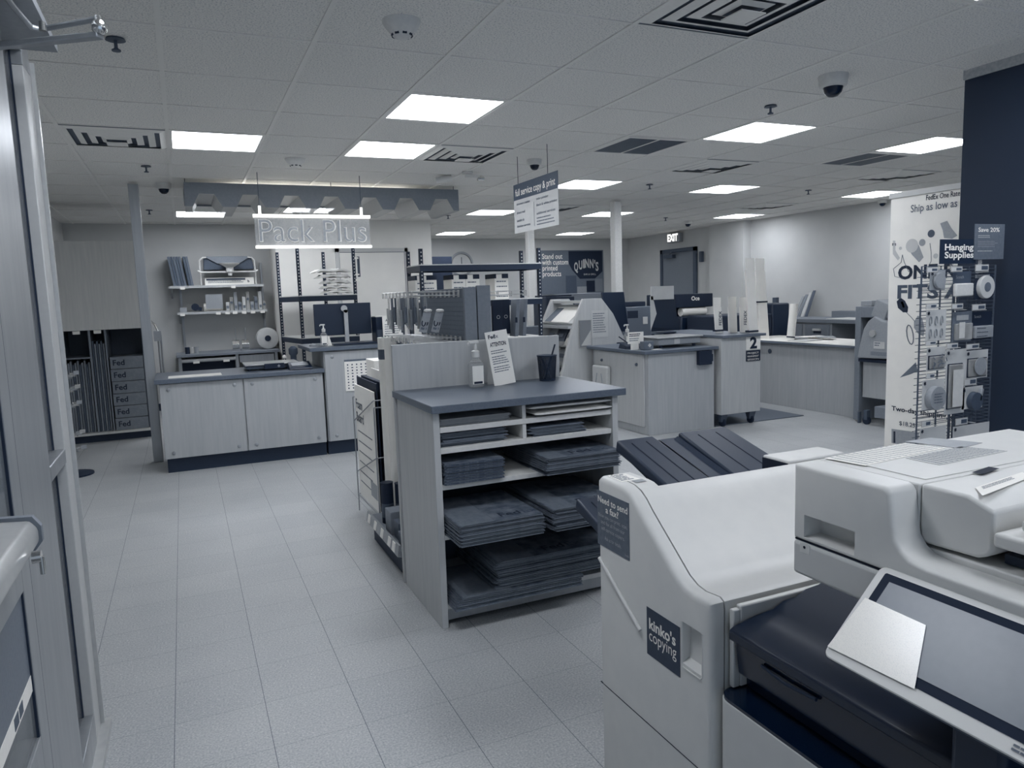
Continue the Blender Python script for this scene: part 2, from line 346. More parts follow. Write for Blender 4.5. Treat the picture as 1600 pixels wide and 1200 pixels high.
# ---------------------------------------------------------------- ceiling fittings
def vent(px, py, gx, gy, label, cone=True):
    cx = .0037+.6175*(gx+.5); cy = 4.0675+.645*(gy+.5)
    t = thing('ceiling_vent', label, 'air vent', (cx, cy, H), 'square ceiling air vents')
    def ring(a, b, z0, z1, m=None):
        r = MB(); P4 = [(-1, -1), (1, -1), (1, 1), (-1, 1)]
        vs = [(cx+u*a, cy+v*a, z0) for u, v in P4]+[(cx+u*b, cy+v*b, z1) for u, v in P4]
        r.add(vs, [(i, (i+1) % 4, 4+(i+1) % 4, 4+i) for i in range(4)]); return r
    MB().box(cx-.298, cy-.312, H-.004, cx+.298, cy+.312, H-.001).build('face_plate', m_dgrey, t)
    for k, (a, b) in enumerate(((.298, .262), (.232, .19), (.16, .118), (.088, .0))):
        r = ring(a, b if k < 3 else .06, H-.005-.005*k, H-.005-.005*k-.011)
        if k == 3: r.box(cx-.062, cy-.062, H-.05, cx+.062, cy+.062, H-.046)
        r.build('louvre', m_bar, t)
    return t
vent(175, 208, -1, 2, 'square louvred vent left of the pack counter light'); vent(725, 240, 3, 2, 'square louvred vent right of the second light panel')
vent(1150, 20, 3, -3, 'nearest and largest square louvred vent, at the top of the photo'); vent(1115, 257, 7, 2, 'square louvred vent behind the first perforated return grille')
vent(1415, 271, 11, 2, 'square louvred vent at the right in front of the banner'); vent(890, 322, 7, 7, 'square louvred vent partly behind the copy and print sign'); vent(1195, 320, 12, 6, 'small far louvred vent above the exit door')
for gx, gy, lb in ((5, 1, 'flat perforated return grille right of ceiling centre'), (9, 1, 'flat perforated return grille next to the light by the navy wall')):
    cx = .0037+.6175*(gx+.5); cy = 4.0675+.645*(gy+.5)
    t = thing('return_grille', lb, 'air grille', (cx, cy, H), 'return air grilles')
    f = MB()
    for q in ((-.3, -.31, .3, -.27), (-.3, .27, .3, .31), (-.3, -.27, -.26, .27), (.26, -.27, .3, .27), (-.008, -.27, .008, .27)): f.box(cx+q[0], cy+q[1], H-.008, cx+q[2], cy+q[3], H-.001)
    f.build('frame', m_bar, t)
    s = MB()
    for k in range(26): s.box(cx-.26, cy-.262+k*.0205, H-.006, cx+.26, cy-.262+k*.0205+.010, H-.002)
    s.build('grille_bars', m_toptd, t); MB().box(cx-.26, cy-.27, H-.0015, cx+.26, cy+.27, H-.0005).build('backing', m_dgrey, t)
for k, (px, py, lb) in enumerate(((180, 69, 'nearest fire sprinkler, under the door closer at top left'), (228, 262, 'fire sprinkler beside the left vent row'), (1204, 168, 'fire sprinkler left of the right dome camera'),
    (1015, 291, 'fire sprinkler right of the near white column light'), (700, 339, 'fire sprinkler past the right end of the wavy baffle'), (1040, 343, 'fire sprinkler above the exit sign'), (233, 331, 'fire sprinkler above the tall left post'), (1263, 300, 'fire sprinkler above the lit right wall'))):
    c = ZP(px, py-(9 if k == 0 else 3), H)
    t = thing('fire_sprinkler', lb, 'sprinkler', c, 'pendant sprinklers')
    MB().lathe([(.04, -.008), (.035, -.002), (.036, 0)], c).build('escutcheon', m_dgrey, t, smooth=True)
    MB().cyl(c-Z_*.04, c, .007).cyl(c-Z_*.052, c-Z_*.046, .018).cyl(c-Z_*.046, c-Z_*.04, .006, .01).build('sprinkler_head', m_dgrey, t)
for px, py, lb, s in ((627, 33, 'white cone smoke detector, nearest at the top of the photo', 1.0), (461, 248, 'white cone smoke detector above the wavy baffle', 1.0)):
    c = ZP(px, py, H); t = thing('smoke_detector', lb, 'smoke detector', c, 'smoke detectors')
    MB().lathe([(.028*s, -.066), (.036*s, -.062), (.058*s, -.036), (.064*s, -.03), (.078*s, -.010), (.08*s, 0)], c, 32).build('housing', m_cream, t, smooth=True)
    v = MB()
    for a in range(8): v.ob(c+Vector((.041*math.cos(a*PI/4), .041*math.sin(a*PI/4), -.056)), (.005, .018, .008), a*PI/4)
    v.build('sensor_slot', m_ink, t)
for px, py, lb, s in ((835, 249, 'dome camera above the copy and print sign', .9), (1302, 118, 'nearest dome security camera, right of the photo', 1.15), (255, 286, 'dome camera beside the tall left post', 1.0), (1075, 345, 'far dome camera left of the exit sign wall', 1.0), (1379, 312, 'far dome camera behind the banner top', .9)):
    c = ZP(px, py, H); t = thing('dome_camera', lb, 'security camera', c, 'dome security cameras')
    MB().lathe([(.052*s, -.055*s), (.062*s, -.05*s), (.068*s, -.01), (.068*s, 0)], c, 28).build('housing', m_cream, t, smooth=True)
    MB().lathe([(.001, -.1*s), (.022*s, -.096*s), (.038*s, -.08*s), (.046*s, -.055*s), (.044*s, -.05*s)], c, 28).build('dome', m_gblack, t, smooth=True)
c = ZP(730, 268, H); t = thing('track_spotlight', 'small white spotlight pair on the ceiling beside the wavy baffle', 'light', c)
MB().cyl(c-Z_*.02, c, .05).ob(c+Vector((.05, 0, -.04)), (.14, .03, .03)).build('mount', m_cream, t, bevel=.004)
MB().cyl(c+Vector((-.22, .25, -.05)), c+Vector((-.08, .2, -.03)), .03).build('spot_head', m_white, t); MB().cyl(c+Vector((.1, 0, -.06)), c+Vector((.16, 0, -.06)), .02).build('lamp_ring', m_chrome, t)
# columns
for (x, y, r, lb) in ((5.06, 8.03, .055, 'slim white structural column nearer the viewer, right of the printed poster'), (YP(828, 380, 10.2).x, 10.2, .055, 'slim white structural column behind the copy and print sign')):
    c = MB().box(x-r, y-r, 0, x+r, y+r, H-.02).build('column', m_cream, None, bevel=.012); tag(c, lb, 'column', 'slim white columns')
    c['kind'] = 'structure'
po = solo(MB().box(-.36, 7.62, 0, -.275, 7.70, H-.02), 'counter_post', m_alu, 'tall grey metal post at the left end of the pack counter', 'post', bevel=.004)
# ================================================================ LEFT AND BACK: PACK AREA
def BY(x0, y0, x1, y1, Y, dep=.1):
    ym, xm = (y0+y1)/2, (x0+x1)/2
    return (YP(x0, ym, Y).x, Y, YP(xm, y1, Y).z, YP(x1, ym, Y).x, Y+dep, YP(xm, y0, Y).z)
def BX(x0, y0, x1, y1, X, dep=.1):      # box whose face lies on a plane facing -X
    ym, xm = (y0+y1)/2, (x0+x1)/2
    return (X, XP(x0, ym, X).y, XP(xm, y1, X).z, X+dep, XP(x1, ym, X).y, XP(xm, y0, X).z)
def price_tag_mb(cx, y, cz, w=.05, h=.03): return MB().ob((cx, y, cz), (w, .004, h), rx=-.25)
# ---- carton shelving bay far left
g = thing('carton_shelving', 'tall maple shelving bay with a plain upper panel and carton bins, at the far left', 'shelving', (-.82, 9.4, 0))
MB().box(-1.235, 9.15, 1.235, -.415, 9.18, 2.19).build('upper_panel', wood('maple_laminate_lit', .86, .03), g, bevel=.003)  # lightened maple copy makes up for the weak light on this panel
MB().box(-1.235, 9.18, .1, -1.21, 9.75, 2.19).box(-.44, 9.18, .1, -.415, 9.75, 2.19).box(-1.21, 9.73, .1, -.44, 9.75, 2.19).build('side_panel', m_dgrey, g)
MB().box(-1.235, 9.13, .085, -.40, 9.75, .11).build('base_shelf', m_cream, g); MB().box(-1.2, 9.2, 0, -.42, 9.72, .085).build('kick', m_kick, g)
MB().box(-.955, 9.16, .11, -.935, 9.72, 1.235).build('divider', m_grey, g); MB().box(-.80, 9.16, .11, -.785, 9.72, 1.235).build('divider', m_grey, g)
MB().box(-1.21, 9.15, .93, -.955, 9.72, .945).build('bin_shelf', m_grey, g)
for x in (-1.06, -.86): MB().ob((x, 9.14, 1.215), (.07, .004, .035)).build('price_tag', m_paper, g)
for k in range(6):
    z = .112+k*.137; t = thing('carton', ['bottom', 'second from the bottom', 'third from the bottom', 'third from the top', 'second from the top', 'top'][k].capitalize()+' one of the six flat shipping cartons stacked in the carton bay', 'carton', (-.6, 9.3, z), 'printed shipping cartons')
    MB().box(-.775+.004*(k % 2), 9.17, z, -.445, 9.6, z+.132).build('box', m_kraft, t, bevel=.003)
    text(t, 'Fed', (-.745, 9.169, z+.04), X_, Z_, .085, m_ink, bold=.02); text(t, 'Ex.', (-.625, 9.169, z+.04), X_, Z_, .085, m_grey, bold=.004)
for k in range(11):
    x = -1.2+k*.0216; h = .755+.02*(k % 3); sh = random.uniform(-.01, .01)
    solo(MB().box(x, 9.2+sh, .112, x+.017, 9.62, .112+h), 'flat_carton', m_kraft if k % 3 else m_dgrey, ['leftmost', 'second', 'third', 'fourth', 'fifth', 'middle', 'seventh', 'eighth', 'ninth', 'tenth', 'rightmost'][k]+' of the eleven upright flat cartons in the left bin', 'carton', 'flat cartons standing in the left bin')
for k in range(6):
    x = -.93+k*.0208
    solo(MB().box(x, 9.19, .112, x+.016, 9.62, .112+1.0-.03*(k % 2)), 'flat_carton', m_kraft if k % 2 else m_dgrey, ['leftmost', 'second', 'third', 'fourth', 'fifth', 'rightmost'][k]+' of the six tall flat cartons in the middle bin', 'carton', 'tall flat cartons in the middle bin')
# ---- spinner of clip strips just beyond the door frame
s = thing('clip_strip_stand', 'narrow wire stand with plastic label clips behind the door frame', 'display stand', (-.86, 7.0, 0))
sp = ZP(118, 742, 0)
bx, by = sp.x-.02, sp.y
MB().cyl((bx, by, .02), (bx, by, 1.1), .012).build('pole', m_alu, s); MB().lathe([(.17, 0), (.17, .015), (.02, .03)], (bx, by, 0)).build('base', m_black, s)
for k, z in enumerate((.22, .36, .62, .76, .88)):
    for j in range(3):
        a = -.4+j*.45; c = Vector((bx+.05+.035*j, by-.05*j, z+.02*j))
        MB().tube([(bx, by, z), tuple(c)], .003, 6).ob(c, (.045, .006, .035), rz=a, rx=.2).build('label_clip', m_film if (k+j) % 2 else m_greyp, s)
# ---- wall shelves
def bracket_shelf(name, label, x0, x1, z, dep, lip=.03):
    t = thing(name, label, 'shelf', ((x0+x1)/2, 11.44, z))
    MB().box(x0, 11.44-dep, z-.025, x1, 11.43, z).build('board', m_cream, t, bevel=.003)
    MB().box(x0, 11.44-dep-.006, z-lip, x1, 11.44-dep, z+.004).build('price_rail', m_alu2, t)
    for x in (x0+.03, x1-.03): MB().prism([(11.43, z-.03), (11.44-dep+.05, z-.03), (11.43, z-.16)], 'x', x-.012, x+.012).build('bracket', m_alu, t)
    return t
up = thing('wall_standards', 'pair of slotted metal uprights carrying the wall shelves', 'shelf uprights', (.5, 11.43, 0))
for x in (.0, 1.1): MB().box(x-.015, 11.405, .6, x+.015, 11.439, 2.05).build('upright', m_alu, up)
s1 = bracket_shelf('wall_shelf', 'upper white wall shelf holding flat cartons and a packing cone', -.14, 1.09, 1.73, .40)
s2 = bracket_shelf('wall_shelf', 'lower white wall shelf crowded with tapes and supplies', -.06, 1.12, 1.372, .34)
for x, z, y, p in ((.03, 1.712, 11.03, s1), (.68, 1.712, 11.03, s1), (.0, 1.352, 11.09, s2), (.46, 1.352, 11.09, s2), (.58, 1.352, 11.09, s2), (.68, 1.352, 11.09, s2), (.8, 1.352, 11.09, s2), (.92, 1.352, 11.09, s2), (1.05, 1.352, 11.09, s2)):
    MB().ob((x, y, z-.01), (.06, .004, .035)).build('price_tag', m_paper, p)
for k in range(7):
    x = -.125+k*.034; 
    o = MB().ob((0, 0, .2), (.03, .3, .40), ry=-.13).build('flat_carton', m_dgrey if k % 2 else M('slate_carton', .4, .7)); o.location = (x+.055 if k > 4 else x+.035, 11.24, 1.732)
    tag(o, ['leftmost', 'second', 'third', 'fourth', 'fifth', 'sixth', 'rightmost'][k]+' of the seven dark flat cartons leaning on the upper wall shelf', 'carton', 'leaning cartons on the upper wall shelf')
w = thing('packing_cone_stand', 'white tubular stand with a funnel before a dark bin on the upper wall shelf', 'dispenser', (.63, 11.2, 1.73))
y = 11.08
MB().tube([(.27, y, 1.735), (.27, y, 2.07), (.31, y, 2.11), (.36, y, 2.115)], .011).tube([(.99, y, 1.735), (.99, y, 2.07), (.95, y, 2.11), (.90, y, 2.115)], .011).tube([(.27, y, 1.93), (.24, y-.05, 1.93), (.27, y-.07, 1.91), (.99, y-.07, 1.91), (1.02, y-.05, 1.93), (.99, y, 1.93)], .011).build('tube_frame', m_cream, w, smooth=True)
MB().prism([(.33, 2.13), (.95, 2.13), (.98, 1.95), (.32, 1.95)], 'y', 11.12, 11.38).build('bin', m_dgrey, w)
MB().prism([(.34, 2.125), (.95, 2.125), (.78, 2.03), (.5, 2.03)], 'y', 11.09, 11.12).build('bag_fold', m_grey, w)
MB().lathe([(.025, 1.86), (.03, 1.9), (.05, 1.91), (.05, 1.97), (.08, 1.99), (.13, 2.02), (.135, 2.03)], (.65, 11.0, 0)).build('funnel', m_cream, w, smooth=True)
b = thing('label_box', 'long white printed box lying on the upper wall shelf', 'box', (.66, 11.15, 1.732))
MB().box(.32, 11.10, 1.732, .965, 11.3, 1.835).build('carton_body', m_paper, b, bevel=.003)
MB().box(.34, 11.098, 1.80, .85, 11.0995, 1.825).build('printed_band', m_dgrey, b); text(b, 'b', (.88, 11.098, 1.765), X_, Z_, .05, m_ink, bold=.03); lines(b, (.36, 11.098, 1.785), X_, Z_, .5, 2, .02, .008, m_ink2)
t = thing('tape_dispenser', 'black tape gun on the lower wall shelf', 'tape dispenser', (.17, 11.2, 1.375))
MB().cyl((.17, 11.15, 1.44), (.17, 11.21, 1.44), .05).ob((.21, 11.18, 1.42), (.09, .05, .05), ry=.3).build('body', m_blackp, t, smooth=True)
t = thing('paper_roll', 'fat white paper roll on the lower wall shelf beside the tape gun', 'roll', (.35, 11.2, 1.375))
MB().cyl((.29, 11.22, 1.43), (.52, 11.18, 1.435), .055, n=28).build('roll_body', m_paper, t, smooth=True)
solo(MB().box(-.03, 11.12, 1.374, .06, 11.3, 1.44), 'small_box', m_greyp, 'small grey box at the left end of the lower wall shelf', 'box', bevel=.003)
solo(MB().ob((.42, 11.12, 1.51), (.22, .008, .2)), 'mailer_pack', m_greyp, 'grey mailer pack standing upright above the white paper roll', 'mailer')
for k in range(10):
    c = (.57+.055*k, 11.14+.02*(k % 2), 1.374)
    t = thing('hanging_pack', ['first', 'second', 'third', 'fourth', 'fifth', 'sixth', 'seventh', 'eighth', 'ninth', 'tenth'][k]+' from the left of the supply packs at the right of the lower wall shelf', 'pack', c, 'supply packs on the lower wall shelf')
    hh = .12+.07*((k*7) % 3)
    MB().box(c[0], c[1], c[2], c[0]+.045, c[1]+.05, c[2]+hh).build('pack_body', [m_paper2, m_film, m_greyp, m_kraft][k % 4], t, bevel=.004)
    if k % 2: MB().cyl((c[0]+.022, c[1]-.012, c[2]+hh*.6), (c[0]+.022, c[1], c[2]+hh*.6), .018).build('roll', m_dgrey, t)
    else: MB().box(c[0]+.006, c[1]-.002, c[2]+.03, c[0]+.038, c[1], c[2]+.07).build('label', m_ink2, t)
# ---- bench under the shelves
t = thing('packing_bench', 'grey packing bench with an open shelf and drawer against the back wall', 'workbench', (.55, 11.1, 0))
MB().box(-.12, 10.75, .775, 1.21, 11.42, .81).build('bench_top', m_grey, t, bevel=.003)
for x in (-.1, .62, 1.14): MB().box(x, 10.78, 0, x+.04, 11.4, .775).build('leg', m_alu, t)
MB().box(-.06, 10.76, .715, .62, 10.78, .745).build('price_rail', m_alu2, t); MB().box(-.06, 10.78, .70, .62, 11.4, .715).build('under_shelf', m_alu, t)
MB().box(.67, 10.77, .66, 1.13, 11.3, .76).build('drawer', m_alu, t, bevel=.003); MB().box(-.06, 11.0, .2, .62, 11.4, .69).build('storage_bin', m_ink, t)
for x in (.12, .5): MB().ob((x, 10.752, .70), (.08, .004, .03)).build('price_tag', m_paper, t)
for k, px in enumerate((368, 383)):
    c = YP(px, 532, 11.0); t = thing('bubble_dispenser', ('left' if k == 0 else 'right')+' one of two chrome tape rolls on upright pins on the packing bench', 'tape roll', (c.x, 11.0, .81), 'chrome tape rolls')
    MB().cyl((c.x-.045, 11.0, .90), (c.x+.045, 11.0, .90), .065, n=24).build('roll', m_chrome, t, smooth=True); MB().box(c.x-.05, 10.97, .81, c.x+.05, 11.05, .84).cyl((c.x+.01, 11.03, .84), (c.x+.01, 11.03, 1.13), .008).build('stand', m_alu, t)
c = YP(417, 527, 11.15); t = thing('bubble_wrap_roll', 'big white bubble wrap roll standing on edge on the packing bench', 'roll', (c.x, 11.15, .81))
MB().lathe([(.05, -.08), (.14, -.085), (.15, -.08), (.15, .12), (.14, .13), (.05, .13)], (c.x, 11.1, .962), 40, 'y').build('wrap', m_paper2, t, smooth=True); MB().cyl((c.x, 11.005, .962), (c.x, 11.02, .962), .042, n=24).build('core', m_ink, t)
for px, lb, mt in ((293, 'small dark jar at the left of the packing bench', m_ink), (300, 'roll of clear tape on the left of the packing bench', m_film), (307, 'small white tape roll on the left of the packing bench', m_greyp)):
    c = YP(px, 549, 10.95); solo(MB().cyl((c.x, 10.95, .81), (c.x, 10.95, .90), .03, n=20), 'supply_jar', mt, lb, 'jar', smooth=True)
c = YP(244, 520, 10.6); hx = c.x
t = thing('air_hose_stand', 'curved chrome hose and pipe stand behind the left counter post', 'hose stand', (hx, 10.6, 0))
MB().tube([(hx+.02, 10.6, 0), (hx+.02, 10.6, 1.15)], .014).tube([(hx+.05, 10.62, 0), (hx+.05, 10.62, 1.1)], .012).build('pipe', m_alu, t)
MB().tube([(hx-.12, 10.6, 1.3), (hx-.06, 10.6, 1.285), (hx-.01, 10.6, 1.24), (hx+.02, 10.6, 1.15)], .012).build('hose', m_chrome, t, smooth=True); MB().box(hx-.03, 10.56, 1.02, hx+.06, 10.64, 1.15).build('clamp', m_greyp, t)
# ---- pack counter, low unit
t = thing('pack_counter', 'long low maple counter with two wide doors and a dark kick at left', 'counter', (.45, 7.3, 0))
MB().box(-.235, 7.02, .135, 1.16, 7.70, .80).build('carcass', m_maple2, t); MB().box(-.225, 7.065, 0, 1.16, 7.68, .135).build('kick', m_kick, t)
MB().box(-.272, 6.97, .80, 1.172, 7.74, .838).build('worktop', m_top, t, bevel=.004)
def door_panel(p, x0, x1, z0, z1, y, bolts=True):
    d = MB().box(x0, y-.02, z0, x1, y, z1).build('door', m_maple2, p, bevel=.003)
    if bolts:
        for x in (x0+.07, x1-.07):
            for z in (z0+.05, z1-.05): MB().lathe([(.017, 0), (.017, -.006), (.006, -.012)], (x, y-.02, z), 12, 'y').build('bolt_cap', m_greyp, d, smooth=True)
door_panel(t, -.235, .445, .135, .795, 7.02); door_panel(t, .455, 1.155, .135, .795, 7.02)
# ---- tall unit
t = thing('till_counter', 'taller maple counter unit carrying the computer, right of the low pack counter', 'counter', (1.6, 7.3, 0))
MB().box(1.178, 7.02, .135, 2.05, 7.70, 1.0).build('carcass', m_maple2, t); MB().box(1.178, 7.065, 0, 2.05, 7.68, .135).build('kick', m_kick, t)
MB().box(1.05, 6.97, 1.0, 2.10, 7.74, 1.035).build('worktop', m_top, t, bevel=.004)
door_panel(t, 1.185, 2.04, .135, .99, 7.02)
p = thing('notice_chart', 'white chart of small printed symbols hung on the till counter front', 'poster', (1.49, 6.995, .77))
pc = BY(539, 561, 577, 610, 6.992, .003); MB().box(*pc).build('sheet', m_paper, p); MB().box(pc[0], 6.990, pc[5]-.018, pc[3], 6.992, pc[5]).build('header', m_ink2, p)
q = MB()
for r in range(9):
    for c in range(5): q.ob((pc[0]+.03+c*.043, 6.991, pc[5]-.05-r*.028), (.012+.006*((r*c) % 2), .001, .014-.004*(r % 2)))
q.build('symbols', m_dgrey, p)
# items on the low counter
solo(MB().box(-.16, 7.05, .8385, .28, 7.28, .8405), 'desk_pad', m_paper, 'white paper form under the left end of the pack counter top', 'paper')
t = thing('parcel_scale', 'flat silver parcel scale with a display on the pack counter', 'scale', (.72, 7.3, .84))
MB().box(.50, 7.22, .855, .97, 7.55, .885).build('body', m_dgrey, t, bevel=.004); MB().box(.49, 7.20, .888, .98, 7.57, .90).build('platform', m_alu2, t, bevel=.003)
for x in (.53, .94):
    for y in (7.25, 7.52): MB().cyl((x, y, .838), (x, y, .856), .015).build('foot', m_blackp, t)
MB().box(.66, 7.185, .85, .84, 7.22, .90).build('display', m_ink, t, bevel=.003); MB().ob((.79, 7.183, .875), (.02, .002, .02), ry=.785).build('badge', m_greyp, t)
t = thing('card_terminal', 'dark keypad card terminal with stylus on the pack counter', 'card terminal', (.98, 7.15, .84))
MB().hexa([(.86, 7.02, .84), (1.08, 7.02, .84), (1.08, 7.2, .84), (.86, 7.2, .84), (.87, 7.03, .86), (1.07, 7.03, .86), (1.07, 7.19, .905), (.87, 7.19, .905)]).build('body', m_blackp, t, bevel=.006); MB().ob((.97, 7.11, .885), (.15, .08, .002), rx=.27).build('screen', m_greyp, t)
t = thing('webcam_stand', 'small round dark headset dock with white cap behind the card terminal', 'dock', (1.04, 7.35, .84))
MB().lathe([(.05, 0), (.05, .03), (.03, .05), (.03, .09), (.045, .11), (.045, .16), (.02, .185)], (.99, 7.66, .84)).build('body', m_dgrey, t, smooth=True); MB().lathe([(.001, .0), (.02, .01), (.02, .03), (.001, .045)], (.90, 7.66, .90)).cyl((.90, 7.66, .84), (.90, 7.66, .9), .006).build('cap', m_paper, t, smooth=True)
# items on the tall counter
mb = BY(491, 474, 580, 523, 7.5, .03)
t = thing('monitor', 'large dark monitor seen from behind on the till counter', 'monitor', (1.49, 7.5, 1.035))
MB().box(*mb).build('screen_back', m_tray, t, bevel=.006)
nx = YP(541, 500, 7.44).x
MB().box(nx-.02, 7.44, 1.05, nx+.02, 7.46, 1.37).cyl((nx, 7.44, 1.36), (nx, 7.46, 1.36), .02).build('stand_neck', m_alu2, t); MB().lathe([(.022, -.004), (.032, -.004), (.032, .004), (.022, .004)], (nx-.012, 7.455, 1.385), 24, 'y').build('cable_ring', m_alu2, t)
MB().box(nx-.02, 7.30, 1.036, nx+.16, 7.49, 1.048).build('stand_base', m_blackp, t, bevel=.004)
solo(MB().box(1.30, 7.12, 1.036, 1.75, 7.26, 1.052), 'keyboard', m_blackp, 'black keyboard in front of the large monitor on the till counter', 'keyboard', bevel=.003)
def pump_bottle(c, s, label, lab=True):
    t = thing('sanitizer_bottle', label, 'bottle', c, 'clear pump bottles of hand sanitizer'); c = Vector(c)
    bl = MB().box(c.x-.034*s, c.y-.022*s, c.z+.001, c.x+.034*s, c.y+.022*s, c.z+.115*s).build('bottle', m_gel, t, bevel=.014*s, seg=4)
    MB().lathe([(.03*s, .118*s), (.014*s, .132*s), (.014*s, .14*s)], c, 16).build('shoulder', m_gel, t, smooth=True)
    if lab: MB().box(c.x-.026*s, c.y-.0235*s, c.z+.018*s, c.x+.026*s, c.y-.0225*s, c.z+.1*s).build('label', m_paper, t); MB().box(c.x-.02*s, c.y-.0245*s, c.z+.02*s, c.x+.02*s, c.y-.0236*s, c.z+.03*s).build('label_band', m_ink, t)
    p = MB().lathe([(.018*s, .138*s), (.018*s, .165*s), (.008*s, .17*s), (.005*s, .2*s)], c, 16).build('pump', m_white, t, smooth=True)
    MB().ob(c+Vector((-.008*s, 0, .205*s)), (.045*s, .016*s, .012*s)).ob(c+Vector((-.032*s, 0, .198*s)), (.008*s, .01*s, .014*s)).build('nozzle', m_white, p, bevel=.002)
    return t
pump_bottle(tuple(ZP(507, 541, 1.036)), 1.0, 'sanitizer pump bottle left of the monitor on the till counter')
solo(MB().hexa([tuple(Vector((1.27, 7.2, 1.036))+Vector(q)) for q in ((-.03, 0, 0), (.03, 0, 0), (.03, .05, 0), (-.03, .05, 0), (-.03, .03, .09), (.01, .03, .09), (.01, .035, .09), (-.03, .035, .09))]), 'price_card', m_paper, 'small white tent card beside the till counter sanitizer', 'sign')
solo(MB().lathe([(.035, 0), (.035, .012), (.02, .024), (.001, .028)], tuple(ZP(489, 541, 1.036))), 'mouse', m_greyp, 'grey mouse at the left end of the till counter', 'mouse', smooth=True)
t = thing('receipt_printer', 'black receipt printer with lit display right of the large monitor', 'printer', (1.88, 7.35, 1.036))
pr = BY(588, 495, 604, 537, 7.3, .18); MB().box(pr[0], 7.3, 1.036, pr[3]+.02, 7.5, pr[5]).build('body', m_blackp, t, bevel=.006); MB().box(pr[0]+.01, 7.297, 1.07, pr[3]+.01, 7.30, 1.16).build('front_panel', m_dgrey, t); MB().box(pr[0], 7.32, pr[5], pr[3]+.02, 7.46, pr[5]+.008).build('lid', m_paper, t)
b = BY(598, 493, 632, 530, 7.15, .004)
t = thing('attention_sign', 'white attention notice standing on the till counter behind the hooks', 'sign', (b[0]+.1, 7.15, 1.036)); MB().box(b[0], 7.15, 1.036, b[3], 7.154, b[5]).build('sheet', m_paper, t)
text(t, 'ATTENTION:', (b[0]+.03, 7.149, b[5]-.055), X_, Z_, .034, m_ink, width=.16, bold=.02); lines(t, (b[0]+.02, 7.149, b[5]-.09), X_, Z_, .17, 6, .022, .007, m_ink2)
# ---- black bolted racks
def rack_post(p, x, y, h, z0=0):
    s = MB().box(x-.019, y-.003, z0, x+.019, y, h).box(x-.019, y-.003, z0, x-.015, y+.035, h)
    o = s.build('post', m_black, p); k = MB(); z = h-.03
    while z > max(z0, .5): k.box(x-.006, y-.0045, z-.014, x+.008, y-.003, z); z -= .04
    k.build('slot_holes', m_paper2, o)
r = thing('bolted_rack', 'black slotted-post rack with paper bags on it, behind the till counter', 'rack', (1.75, 10.1, 0))
PF = [(1.375, 9.6), (2.075, 9.6), (1.235, 10.5), (1.85, 10.5)]
for x, y in PF: rack_post(r, x, y, 2.14)
for z, m in ((1.535, m_black), (1.0, m_cream), (.62, m_cream)):
    q = [(1.36, 9.58), (2.09, 9.58), (1.88, 10.52), (1.22, 10.52)]; s_ = MB().prism(q, 'z', z-.07, z-.005).build('shelf_beam', m_black, r); MB().prism(q, 'z', z-.004, z+.006).build('shelf_board', m_cream, s_)
for k, (dx, dz, ww, th, rz_) in enumerate(((.04, 0, .38, .05, .1), (.02, .062, .36, .05, -.1), (.03, .125, .38, .06, .15), (.0, .20, .44, .06, -.12), (-.02, .272, .50, .05, .05))):
    c = Vector((1.83+dx, 9.85, 1.560+dz)); bg_ = MB(); n = 9; pts = []
    for i in range(n+1):
        for j in range(5):
            u, v = i/n-.5, j/4-.5; e = 1-abs(2*u)**6; pts.append((c.x+u*ww, c.y+v*.34+.02*math.sin(9*u+k), c.z+th*.75*e+.14*th*math.sin(13*u+7*v+k*2)*e+.1*th*math.sin(29*u-9*v)))
    N_ = (n+1)*5; vs = pts+[(x, y, z-th*.55*(1-abs(2*((i//5)/n-.5))**8)) for i, (x, y, z) in enumerate(pts)]
    fs = []
    for i in range(n):
        for j in range(4):
            a = i*5+j; fs += [(a, a+1, a+6, a+5), (N_+a, N_+a+5, N_+a+6, N_+a+1)]
    for i in range(n): fs += [(i*5, i*5+5, N_+i*5+5, N_+i*5), (i*5+4, N_+i*5+4, N_+i*5+9, i*5+9)]
    fs += [(0, N_, N_+1, 1), (1, N_+1, N_+2, 2), (2, N_+2, N_+3, 3), (3, N_+3, N_+4, 4)]
    bg_.add(vs, fs); solo(bg_, 'plastic_bag', m_poly, ['Bottom', 'second lowest', 'middle', 'second highest', 'topmost'][k]+' crumpled white bag in the pile on the black rack shelf', 'bag', 'crumpled white bags on the rack', smooth=True)
pp = thing('hanging_clipboard', 'narrow chrome pull hanging on the right post of the bag rack', 'holder', (2.11, 9.58, 1.85))
MB().box(2.115, 9.57, 1.76, 2.145, 9.59, 2.02).build('strip', m_dgrey, pp)
for z in (2.0, 1.79, 1.72): MB().box(2.08, 9.56, z-.01, 2.13, 9.575, z+.01).build('clip', m_print, pp)
r = thing('bolted_rack', 'black slotted-post rack with toner cartons, above the pegboard stand', 'rack', (3.0, 7.7, 0))
for x, y in ((2.33, 7.5), (3.71, 7.5), (2.33, 7.97), (3.71, 7.97)): rack_post(r, x, y, 1.975)
for z in (1.80, 1.41, .98):
    s_ = MB().box(2.31, 7.49, z-.06, 3.73, 7.51, z).box(2.31, 7.96, z-.06, 3.73, 7.98, z).box(2.31, 7.51, z-.06, 2.33, 7.96, z).box(3.71, 7.51, z-.06, 3.73, 7.96, z).build('shelf_beam', m_black, r); MB().box(2.31, 7.49, z+.001, 3.73, 7.98, z+.012).build('shelf_board', m_cream, s_)
